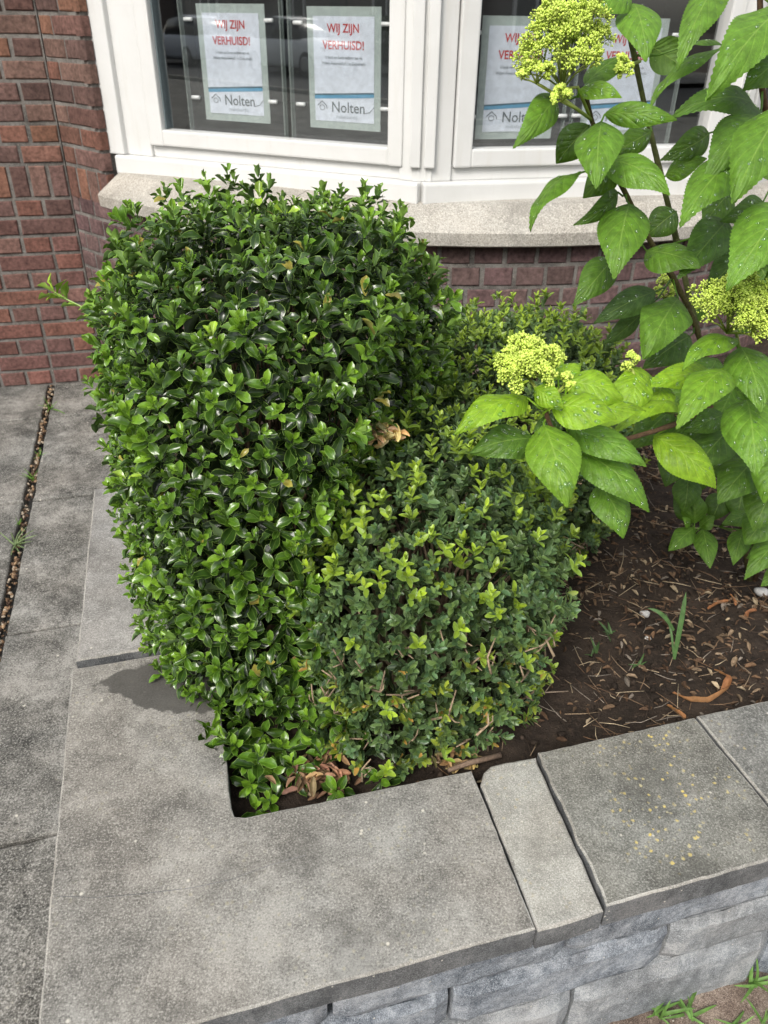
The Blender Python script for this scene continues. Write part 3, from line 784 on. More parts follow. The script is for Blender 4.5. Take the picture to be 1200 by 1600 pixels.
# ------------------------------------------------------------------ leaf templates
def leaf_template(nv, nu, wfun, curl=0.0, cup=0.0, fold=0.0, wave=0.0, tooth=0.0, asp=.5, edge_roll=0.0):
    """unit leaf along +Y, up +Z; returns verts, quads, uv"""
    V, UV = [], []
    for j in range(nv + 1):
        v = j / nv; w = wfun(v) * asp * .5
        for i in range(nu + 1):
            u = i / nu * 2 - 1
            x = u * w
            if abs(u) == 1 and tooth: x += np.sign(u) * tooth * (1 if j % 2 else -1) * (w > .02)
            z = -curl * v * v + cup * u * u * w + fold * abs(u) * w + wave * math.sin(v * 11 + (2 if u > 0 else 0)) * abs(u) ** 2 * w - edge_roll * (abs(u) ** 4) * w
            V.append((x, v, z)); UV.append((i / nu, v))
    q = []
    for j in range(nv):
        for i in range(nu):
            a = j * (nu + 1) + i; q.append((a, a + 1, a + nu + 2, a + nu + 1))
    return np.array(V), np.array(q), np.array(UV)
def w_obov(v): return max(.0, (math.sin(math.pi * min(1, v) ** 1.3)) ** .5 * (.62 + .42 * v)) + .10 * (1 - v)
def w_ell(v): return max(.0, math.sin(math.pi * (.04 + .92 * v))) ** .6 * (1.02 - .06 * v)
def w_ov(v): return 1.02 * (max(0.0, math.sin(math.pi * v ** .82)) ** .88) * (1.12 - .26 * v) if 0 < v < 1 else 0.0
def w_lin(v): return (1 - v) ** .6 * (.75 + .5 * v) if v < 1 else 0
EU = [leaf_template(6, 4, w_obov, c, .55, .5, .32, 0, .54, r_) for c, r_ in ((.16, .3), (.36, .6), (.04, .2))]
BX = [leaf_template(5, 2, w_ell, c, .3, .2, 0, 0, .50) for c in (.02, .15)]
LN = [leaf_template(6, 2, w_lin, c, .2, .4, 0, 0, .09) for c in (.25, .55)]
DRY = [leaf_template(6, 4, w_ell, c, 1.0, .6, .3, 0, .36) for c in (.1, -.2)]

def frames(dirv, upv):
    """R with columns x, y=dir, z=normal"""
    y = nrm(dirv); x = nrm(np.cross(y, upv)); z = np.cross(x, y)
    return np.stack([x, y, z], -1)
def add_leaves(mb, temps, pos, dirs, ups, sizes, tints, mi=0):
    R = frames(dirs, ups); which = rng.integers(len(temps), size=len(pos))
    for t, (tv, tf, tuv) in enumerate(temps):
        m = which == t
        if m.any(): mb.add_inst(tv, tf, tuv, R[m], pos[m], sizes[m], tints[m], mi)
def rosettes(mb, P, A, scale, tintf, temps, pairs=4, l0=.017, l1=.034, e0=68, e1=8, gap=.0065, jit=.22, xz=None):
    """P (k,3) tips, A (k,3) axes: decussate leaf pairs opening outward"""
    k = len(P); A = nrm(A); ref = nrm(rng.normal(size=(k, 3))); U = nrm(np.cross(A, ref)); W = np.cross(A, U)
    for pr_ in range(pairs):
        f = pr_ / max(1, pairs - 1)
        for sd in range(2):
            az = pr_ * math.pi / 2 + sd * math.pi + rng.normal(size=k) * jit + pr_ * .25
            el = np.radians(e0 + (e1 - e0) * f + rng.normal(size=k) * 11)
            rad = np.cos(az)[:, None] * U + np.sin(az)[:, None] * W
            dv = rad * np.cos(el)[:, None] + A * np.sin(el)[:, None]
            up = A * np.cos(el)[:, None] - rad * np.sin(el)[:, None] + rng.normal(size=(k, 3)) * .18
            ln = (l0 + (l1 - l0) * f ** .7) * scale * (.85 + .3 * rng.random(k))
            pos = P - A * (gap * pr_ * scale)[:, None] + rad * .0015
            keep = rng.random(k) > .05
            S = np.stack([ln * (.9 + .25 * rng.random(k)), ln, ln], -1)
            add_leaves(mb, temps, pos[keep], dv[keep], up[keep], S[keep], tintf(f, k)[keep])

class Blob:
    """rounded block standing in planter axes: centre, half sizes, power, taper below"""
    def __init__(s, c, h, rot, p=4.0, taper=0.0, amp=.03, seed=0, low=1.0, cut=None):
        s.low = low; s.cut = cut
        s.c = np.array(c, float); s.h = np.array(h, float); s.p = p; s.tp = taper; s.amp = amp; s.rot = rot
        s.R = np.array([[math.cos(rot), -math.sin(rot), 0], [math.sin(rot), math.cos(rot), 0], [0, 0, 1.]])
        r2 = np.random.default_rng(seed); s.k = r2.normal(size=(8, 3)) * 3.2; s.ph = r2.random(8) * 6.28
    def at(s, d, depth=0.0):
        """d (n,3) unit directions -> surface points, normals (world)"""
        d = nrm(d)
        q_ = d / (np.sum(np.abs(d) ** s.p, 1, keepdims=True) ** (1 / s.p))
        bump = 1 + s.amp * np.mean(np.sin(d @ s.k.T + s.ph), 1)[:, None] * 2.2
        hh3 = np.where(q_[:, 2:] < 0, np.array([1, 1, s.low]), 1.0) * s.h; loc = q_ * (hh3 - depth) * bump
        nr = np.sign(q_) * np.abs(q_) ** (s.p - 1) / s.h
        t = np.clip(-q_[:, 2], 0, 1); sc = 1 - s.tp * t[:, None] ** 1.5
        loc[:, :2] *= sc
        Pw, Nw = s.c + loc @ s.R.T, nrm(nr) @ s.R.T
        if s.cut is not None:
            p0, n0 = s.cut; dd = (Pw[:, :2] - p0) @ n0 + depth - .16 * np.clip(Pw[:, 2] - .72, 0, .25); m = dd > 0
            Pw[m, :2] -= n0 * (dd[m] * .93)[:, None]
            Nw[m] = nrm(Nw[m] * .35 + np.array([*n0, 0]))
        return Pw, Nw
    def inside(s, P, m=0.0):
        L = (np.asarray(P) - s.c) @ s.R; L[:, 2] = np.where(L[:, 2] < 0, L[:, 2] / s.low, L[:, 2])
        q2 = np.clip(-L[:, 2] / s.h[2], 0, 1); sc = 1 - s.tp * q2 ** 1.5
        q_ = L / s.h; q_[:, :2] /= sc[:, None]
        r_ = np.sum(np.abs(q_) ** s.p, 1) < (1 - m) ** s.p
        if s.cut is not None: r_ &= ((np.asarray(P)[:, :2] - s.cut[0]) @ s.cut[1]) - .16 * np.clip(np.asarray(P)[:, 2] - .72, 0, .25) < -m * .3
        return r_
def spread(blob, n, mind, depth=0.0, keep=None, tries=14):
    """points spread over the blob with a minimum distance"""
    cand = rng.normal(size=(n * tries, 3)) * blob.h[None] ** -0.0
    cand = nrm(rng.uniform(-1, 1, size=(n * tries, 3)))
    P, N = blob.at(cand, depth)
    if keep is not None:
        m = keep(P, N); P, N = P[m], N[m]
    cell = {}; out = []
    g_ = np.floor(P / mind).astype(int)
    for i in range(len(P)):
        a, b, c_ = g_[i]; ok = True
        for x in (a - 1, a, a + 1):
            for y in (b - 1, b, b + 1):
                for z_ in (c_ - 1, c_, c_ + 1):
                    for j in cell.get((x, y, z_), ()):
                        if np.sum((P[j] - P[i]) ** 2) < mind * mind: ok = False; break
                    if not ok: break
                if not ok: break
            if not ok: break
        if ok:
            cell.setdefault((a, b, c_), []).append(i); out.append(i)
            if len(out) >= n: break
    out = np.array(out); return P[out], N[out]

ICO = bmesh.new(); bmesh.ops.create_icosphere(ICO, subdivisions=1, radius=1)
ICO.verts.index_update(); icv = np.array([v.co[:] for v in ICO.verts]); icf = np.array([[v.index for v in f.verts] for f in ICO.faces]); ICO.free()

# ------------------------------------------------------------------ euonymus bush
EB = Blob((*pl(.435, .715), .757), (.295, .32, .40), PA, 2.75, .06, .055, 4, 1.55, (pl(.425, .425), E1 * .768 - E2 * .64))
BA = Blob((*pl(.612, .615), .57), (.215, .32, .245), PA + .03, 3.6, .06, .04, 9, 1.7)
BB = Blob((.27, 1.60, .57), (.25, .27, .255), PA, 3.0, .2, .05, 12, 1.2)
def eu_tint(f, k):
    hi = np.array([.165, .30, .024]); mid = np.array([.082, .178, .015]); lo = np.array([.026, .060, .009])  # bright tips over dark lower leaves: light and shade put into the tint
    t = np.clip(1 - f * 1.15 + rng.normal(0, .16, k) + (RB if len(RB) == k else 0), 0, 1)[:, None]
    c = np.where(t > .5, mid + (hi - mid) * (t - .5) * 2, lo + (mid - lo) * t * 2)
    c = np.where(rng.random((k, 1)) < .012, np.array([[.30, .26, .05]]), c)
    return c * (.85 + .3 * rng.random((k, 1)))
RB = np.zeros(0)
def eu_dark(f, k): return np.array([.018, .042, .008]) * (.6 + .6 * rng.random((k, 1)))  # inner leaves tinted dark to paint the shade deep in the bush
def eu_new(f, k): return np.array([.26, .40, .03]) * (.7 + .5 * rng.random((k, 1)))
bush = empty('euonymus_bush', (-.225, 1.2, ZS), 'tall clipped block of glossy dark green leaves overhanging the left coping', 'bush')
mb = MB()
notbox = lambda P, N: ~(BA.inside(P, .08) | BB.inside(P, .1)) & (P[:, 2] > ZS + .02)
P, N = spread(EB, 3000, .0292, 0.0, notbox)
outw = rng.normal(size=len(P)); lump = np.sin(P[:, 0] * 47 + 1) * np.sin(P[:, 1] * 43 + 2) + np.sin(P[:, 2] * 51 + P[:, 0] * 23)
P = P + N * (np.clip(outw, -2, 1.4) * .011 + lump * .010)[:, None]
shoot = (N[:, 2] > .45) & (rng.random(len(P)) < .16); P[shoot] += np.array([0, 0, 1]) * (.014 + .026 * rng.random(int(shoot.sum())))[:, None]
outw = outw + lump * .8
A = nrm(N * .55 + np.array([0, 0, .75]) + rng.normal(size=P.shape) * .25)
sc = .72 + .52 * rng.random(len(P))
RB = outw * .16 + rng.normal(size=len(P)) * .1  # rosettes standing out get a lighter tint, as painted light
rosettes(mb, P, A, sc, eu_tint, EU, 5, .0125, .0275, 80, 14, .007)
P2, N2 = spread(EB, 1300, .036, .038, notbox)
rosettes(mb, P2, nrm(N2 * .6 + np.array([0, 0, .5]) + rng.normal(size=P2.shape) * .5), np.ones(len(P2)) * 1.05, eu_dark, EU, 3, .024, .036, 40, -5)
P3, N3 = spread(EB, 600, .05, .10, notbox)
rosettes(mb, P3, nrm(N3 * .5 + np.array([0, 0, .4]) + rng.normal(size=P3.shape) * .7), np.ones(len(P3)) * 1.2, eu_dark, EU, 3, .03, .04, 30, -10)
# sprigs in the notch of the corner slab and along the foot
low = [(405, 1178, .40), (392, 1228, .35), (425, 1205, .36), (470, 1150, .42), (455, 1190, .37), (335, 1132, .41), (500, 1170, .38), (545, 1150, .40), (400, 1262, .33), (420, 1250, .33), (525, 1235, .345), (590, 1215, .345), (440, 1165, .38), (385, 1190, .36), (365, 1165, .40), (480, 1120, .45), (520, 1120, .43), (345, 1150, .41)]
PP = np.array([at_z(*q_) for q_ in low])
rosettes(mb, PP, nrm(np.array([-.1, -.35, .8]) + rng.normal(size=PP.shape) * .25), np.full(len(PP), 1.05), eu_tint, EU, 5, gap=.009)
mb.build('foliage', M['euonymus'], bush, smooth=True)
mb = MB()
tips = [(478, 535), (198, 745), (405, 305), (275, 330), (602, 320), (445, 330), (640, 540), (330, 520)]
tp = []
for (x, y) in tips:
    best = None; d = nrm(ray(x, y))
    for t in np.linspace(.8, 2.2, 420):
        q_ = CPOS + d * t
        if EB.inside(q_[None])[0]: best = q_ - d * .02; break
    if best is not None: tp.append(best)
tp = np.array(tp); rosettes(mb, tp, nrm(np.array([0, -.3, .9]) + rng.normal(size=tp.shape) * .2), np.full(len(tp), .62), eu_new, EU, 2, e0=75, e1=40)
# pale shoot sticking out on the left
sp_ = np.array([at_depth(x, y, 1.45) for x, y in ((215, 505), (175, 498), (150, 493), (125, 478), (105, 468), (85, 456))])
mb.tube(sp_, np.linspace(.0022, .0012, 6), 6, (.2, .3, .06))
k = 0
for i, q_ in enumerate(sp_[1:]):
    kk = np.repeat(q_[None], 1, 0); ax = nrm(sp_[min(5, i + 2)] - sp_[i] + np.array([0, 0, .01]))
    rosettes(mb, kk, ax[None] + np.array([[0, 0, .3]]), np.array([1.35 - .07 * i]), (lambda f, n: np.array([[.24, .40, .04]]) * np.ones((n, 1))) if i < 4 else eu_new, EU, 1 if i < 4 else 3, .03, .03, 55, 30)
mb.build('new_growth', M['euonymus'], bush, smooth=True)
def twigs(blob, n, foot, m, rad, tint, jit=.5, frac=.9, zmin=ZS):
    mb = MB(); d = nrm(rng.normal(size=(n, 3)) + np.array([0, -.2, .25])); Q, _ = blob.at(d, .02)
    for i in range(n):
        a = np.array([foot[0] + rng.normal() * .05, foot[1] + rng.normal() * .05, zmin - .01]); b = a + (Q[i] - a) * frac
        mid1 = a + (b - a) * .35 + np.array([*rng.normal(size=2) * .03, .05]); mid2 = a + (b - a) * .7 + rng.normal(size=3) * .025
        ts = np.linspace(0, 1, 7)[:, None]
        pts = (1 - ts) ** 3 * a + 3 * (1 - ts) ** 2 * ts * mid1 + 3 * (1 - ts) * ts ** 2 * mid2 + ts ** 3 * b
        mb.tube(pts, np.linspace(rad, rad * .3, 7), 5, np.array(tint) * (.7 + .6 * rng.random()))
    return mb
twigs(EB, 130, (-.2, 1.2), None, .006, (.11, .075, .045)).build('branches', M['bark'], bush, smooth=True)

# ------------------------------------------------------------------ box shrubs
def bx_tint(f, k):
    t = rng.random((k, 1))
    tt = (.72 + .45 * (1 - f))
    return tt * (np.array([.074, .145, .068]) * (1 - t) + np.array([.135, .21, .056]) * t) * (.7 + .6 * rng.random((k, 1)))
def bx_old(f, k):
    u = rng.random((k, 1)); return np.where(u < .5, np.array([[.09, .15, .035]]), np.where(u < .9, np.array([[.26, .32, .035]]), np.array([[.38, .22, .05]]))) * (.7 + .5 * rng.random((k, 1)))
def bx_new(f, k): return (np.array([.31, .43, .03]) * (1 - f) + np.array([.20, .31, .04]) * f) * (.75 + .5 * rng.random((k, 1)))
def sprigs(mb, P, A, tintf, n_pairs=7, ln=.0142, gap=.0056, el=40):
    k = len(P); A = nrm(A); ref = nrm(rng.normal(size=(k, 3))); U = nrm(np.cross(A, ref)); W = np.cross(A, U)
    bend = rng.normal(size=(k, 3)) * .12
    for pr_ in range(n_pairs):
        f = pr_ / (n_pairs - 1)
        for sd in range(2):
            az = (pr_ % 2) * 1.35 + sd * math.pi + rng.normal(size=k) * .25
            e = np.radians(el - 4 + (1 - f) ** 2 * 36 + rng.normal(size=k) * 10)
            rad = np.cos(az)[:, None] * U + np.sin(az)[:, None] * W
            dv = rad * np.cos(e)[:, None] + A * np.sin(e)[:, None]
            up = A * np.cos(e)[:, None] - rad * np.sin(e)[:, None] + rng.normal(size=(k, 3)) * .2
            L = ln * (.7 + .45 * min(1, f * 2.2 + .15)) * (.85 + .3 * rng.random(k))
            pos = P - A * (gap * pr_) + bend * (f * f * gap * 6)
            keep = rng.random(k) > .1
            add_leaves(mb, BX, pos[keep], dv[keep], up[keep], np.stack([L * 1.0, L, L], -1)[keep], tintf(f, k)[keep])
def box_shrub(blob, name, label, n, foot, other, newtop, seed, thin=1.0):
    root = empty(name, (foot[0], foot[1], ZS), label, 'shrub', 'clipped box shrubs in the planter')
    notin = lambda P, N: ~EB.inside(P, .10) & ~(other.inside(P, .12) if other is not None else np.zeros(len(P), bool)) & (P[:, 2] > ZS + .015)
    P, N = spread(blob, n, .0178, 0, notin); P = P + N * (rng.normal(size=len(P)) * .016)[:, None]
    A = nrm(N * .75 + np.array([0, 0, .6]) + rng.normal(size=P.shape) * .3)
    top = N[:, 2] + .9 * (P[:, 2] - blob.c[2]) / blob.h[2]
    lowm = P[:, 2] < blob.c[2] + .02
    clump = np.sin(P[:, 0] * 31 + 1.1) * np.sin(P[:, 1] * 27 + seed) * np.sin(P[:, 2] * 29 + 2 * seed) > .18
    pnew = np.clip(.11 + newtop * np.clip(top - .2, 0, 1.3) * (.32 + clump * 1.15), 0, .78)
    isnew = rng.random(len(P)) < pnew
    thinm = lowm & (rng.random(len(P)) < .22); P, N, A, isnew, lowm, clump = P[~thinm], N[~thinm], A[~thinm], isnew[~thinm], lowm[~thinm], clump[~thinm]
    isold = (~isnew) & lowm & (rng.random(len(P)) < (.28 + .35 * clump))
    nor = ~(isnew | isold)
    mb = MB()
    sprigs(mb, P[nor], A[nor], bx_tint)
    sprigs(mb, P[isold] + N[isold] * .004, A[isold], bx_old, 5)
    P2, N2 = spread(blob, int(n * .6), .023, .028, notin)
    sprigs(mb, P2, nrm(N2 * .5 + np.array([0, 0, .5]) + rng.normal(size=P2.shape) * .6), lambda f, k: bx_tint(f, k) * .42, 5, .018)  # deeper sprigs tinted down, painting the shade between the sprays
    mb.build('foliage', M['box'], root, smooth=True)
    mb = MB(); sprigs(mb, P[isnew] + N[isnew] * .008 + np.array([0, 0, .008]), nrm(A[isnew] + np.array([0, 0, .5])), bx_new, 4, .0155, .0058, 36)
    mb.build('new_growth', M['box'], root, smooth=True)
    tw = twigs(blob, 120, foot, None, .0045, (.24, .18, .12), zmin=ZS)
    # short bare cut twigs showing at the surface low down
    Pb, Nb = spread(blob, 90, .026, .004, lambda P, N: notin(P, N) & (P[:, 2] < blob.c[2] + .06))
    for q_, n_ in zip(Pb, Nb):
        dr = nrm(n_ * .6 + np.array([0, 0, .6]) + rng.normal(size=3) * .5); L = .035 + rng.random() * .035
        q_ = q_ + n_ * .009; a = q_ - dr * L; kx = rng.normal(size=3) * .007
        tw.tube([a, a + dr * L * .5 + kx, q_ + dr * .004], [.0023, .0018, .0011], 6, np.array((.30, .225, .15)) * (.6 + .7 * rng.random()))
        sd = nrm(dr + rng.normal(size=3) * .8); c_ = a + dr * L * .5 + kx; tw.tube([c_, c_ + sd * .009 + kx * .3, c_ + sd * .020], [.0016, .0012, .0008], 5, (.30, .225, .15)); s3 = nrm(dr + rng.normal(size=3) * .9); tw.tube([a + dr * L * .25, a + dr * L * .25 + s3 * .016], [.0015, .0008], 5, (.27, .2, .14))
    tw.build('branches', M['bark'], root, smooth=True)
    return root
box_shrub(BA, 'box_shrub', 'front box shrub with yellow green tips and bare twigs, beside the glossy bush', 3600, (.08, 1.12), None, .55, 1.3)
box_shrub(BB, 'box_shrub', 'dark shaded box shrub further back, below the brick wall and behind the flower cluster', 3600, (.28, 1.6), BA, .85, 4.1)

# ------------------------------------------------------------------ hydrangea
HB = at_z(1172, 915, ZS)
hyd = empty('hydrangea', HB, 'tall hydrangea with large rain-wet leaves and yellow green bud heads at the right', 'hydrangea')
def curve(pts, n=18):
    P = np.array([at_depth(*q_) for q_ in pts]); t = np.linspace(0, len(P) - 1, n); out = []
    for x in t:
        i = min(int(x), len(P) - 2); f = x - i
        p0, p1, p2, p3 = P[max(i - 1, 0)], P[i], P[i + 1], P[min(i + 2, len(P) - 1)]
        out.append(.5 * (2 * p1 + (p2 - p0) * f + (2 * p0 - 5 * p1 + 4 * p2 - p3) * f * f + (3 * p1 - p0 - 3 * p2 + p3) * f ** 3))
    return np.array(out)
STEMS = [
    (curve([(1172, 915, 1.78), (1150, 760, 1.66), (1115, 600, 1.54), (1090, 520, 1.47), (1061, 450, 1.40), (1012, 371, 1.31), (971, 289, 1.24), (945, 240, 1.19), (924, 187, 1.14), (915, 145, 1.12)]), .0062, .003, (.10, .085, .035)),
    (curve([(1090, 520, 1.47), (1072, 442, 1.45), (1050, 345, 1.40), (1039, 300, 1.37), (1012, 187, 1.30), (990, 82, 1.24), (978, 19, 1.21), (992, -60, 1.17)]), .0055, .0035, (.11, .12, .045)),
    (curve([(1180, 900, 1.77), (1175, 720, 1.58), (1150, 628, 1.44), (1090, 648, 1.30), (1040, 668, 1.2), (960, 690, 1.10), (900, 690, 1.05), (862, 668, 1.01), (853, 640, .99)]), .005, .0026, (.13, .075, .045)),
    (curve([(1180, 905, 1.77), (1225, 700, 1.6), (1228, 450, 1.42), (1205, 230, 1.28), (1190, 130, 1.2), (1188, 20, 1.14), (1186, -60, 1.1)]), .006, .004, (.10, .06, .035)),
    (curve([(1178, 900, 1.77), (1215, 760, 1.6), (1200, 660, 1.42), (1168, 590, 1.28), (1155, 545, 1.22)]), .0045, .0026, (.14, .17, .05)),
    (curve([(1180, 905, 1.78), (1172, 850, 1.72), (1120, 822, 1.66), (1086, 826, 1.63)]), .0028, .0016, (.16, .2, .07)),
    (curve([(1090, 648, 1.30), (1030, 640, 1.22), (1000, 610, 1.18), (992, 585, 1.17)]), .003, .002, (.16, .22, .06)),
]
for (pts, r0, r1, t) in STEMS:
    mb = MB(); rr = np.linspace(r0, r1, len(pts)); rr[::4] *= 1.18
    mb.tube(pts, rr, 9, t); mb.build('stem', M['bark'], hyd, smooth=True)
ALLST = np.concatenate([s_[0] for s_ in STEMS])
HV = 26
def hyd_leaf(b, t, wpx, dep_b, dep_t, tint, roll=0.0, arch=.10, drops=1.0, fold=.28, petiole=True, facing=.6):
    B, Tp = at_depth(*b, dep_b), at_depth(*t, dep_t)
    Lv = Tp - B; L = np.linalg.norm(Lv); y = Lv / L
    cam_d = nrm(CPOS - (B + Tp) / 2); up = np.array([0, 0, 1.]) * (1 - facing) + cam_d * facing
    z = up - y * (up @ y); z = nrm(z); x = np.cross(y, z)
    cr, sr = math.cos(roll), math.sin(roll); x, z = x * cr + z * sr, z * cr - x * sr
    W = 1.06 * wpx * ((dep_b + dep_t) / 2) / F_PX / L / max(.35, abs(math.cos(roll)))
    wav = rng.normal(size=4) * .02
    nu = 10; nv = HV * 2; V, UV = [], []
    def surf(u, v):
        w = w_ov(v) * W * .5
        lat = .03 * math.sin(v * 3 + wav[0] * 50)
        h = arch * 4 * v * (1 - v) + fold * abs(u) * w - .55 * u * u * w * (1 if fold >= 0 else -1) + wav[1] * math.sin(v * 9 + 3 * u) * abs(u) + .004 * math.sin(v * 44 - abs(u) * 15) * abs(u) * (1 - abs(u)) * 2 - .10 * max(0, v - .75) ** 1.5 * 4
        return np.array([u * w + lat * (v * (1 - v)) * 2 * .5, v, h])
    for j in range(nv + 1):
        v = j / nv
        for i in range(nu + 1):
            u = i / nu * 2 - 1; q_ = surf(u, v)
            if abs(u) == 1 and 0 < j < nv: q_[0] += np.sign(u) * (.007 if j % 2 else -.003)
            V.append(B + (x * q_[0] + y * q_[1] + z * q_[2]) * L); UV.append((i / nu, v))
    F = [(j * (nu + 1) + i, j * (nu + 1) + i + 1, (j + 1) * (nu + 1) + i + 1, (j + 1) * (nu + 1) + i) for j in range(nv) for i in range(nu)]
    mb = MB(); tint = np.array(tint) * (.88 + .24 * rng.random()); mb.add(V, F, tint, UV)
    if petiole:
        dd = np.linalg.norm(ALLST - B, axis=1); q_ = ALLST[int(np.argmin(dd))]
        if dd.min() > .004:
            ln_ = min(1.0, .11 / dd.min()); e = B + (q_ - B) * ln_
            mid = (B + e) / 2 + np.array([0, 0, -.008]) - y * .006
            mb.tube([B + y * .008 * L, B, mid, e], [.0009, .0014, .0016, .0018], 6, tint * 1.15)
    nd = int(drops * 26 * (.6 + .8 * rng.random()))
    th = np.linspace(0, 2 * math.pi, 9)[:-1]
    dome = [(math.cos(a) * r_, math.sin(a) * r_, h_) for r_, h_ in ((1.0, 0.0), (.86, .34), (.5, .58)) for a in th] + [(0, 0, .66)]
    dome = np.array(dome); DF = [(a * 8 + j, a * 8 + (j + 1) % 8, (a + 1) * 8 + (j + 1) % 8, (a + 1) * 8 + j) for a in range(2) for j in range(8)] + [(16 + j, 16 + (j + 1) % 8, 24) for j in range(8)]
    DF.append(tuple(range(7, -1, -1)))
    for _ in range(nd):
        u, v = rng.uniform(-.8, .8), rng.uniform(.08, .9); q0_ = surf(u, v); q1_, q2_ = surf(u + .05, v), surf(u, v + .02)
        to = lambda q_: B + (x * q_[0] + y * q_[1] + z * q_[2]) * L
        o = to(q0_); n_ = nrm(np.cross(to(q1_) - o, to(q2_) - o)); n_ = n_ if n_ @ z > 0 else -n_
        e1_ = nrm(np.cross(n_, y)); e2_ = np.cross(n_, e1_)
        r_ = .0009 + .0027 * rng.random() ** 2.2
        mb.add(o + (dome[:, :1] * e1_ + dome[:, 1:2] * e2_ * (1 + .5 * rng.random()) + dome[:, 2:] * n_) * r_ + n_ * .0001, DF, (1, 1, 1), None, 1)
    return mb.build('leaf', [M['hydrangea'], M['water']], hyd, smooth=True)
G1 = (.135, .275, .028); G2 = (.10, .205, .024); G3 = (.082, .17, .024); GY = (.25, .43, .024); GL = (.18, .34, .028); GW = (.085, .165, .042)
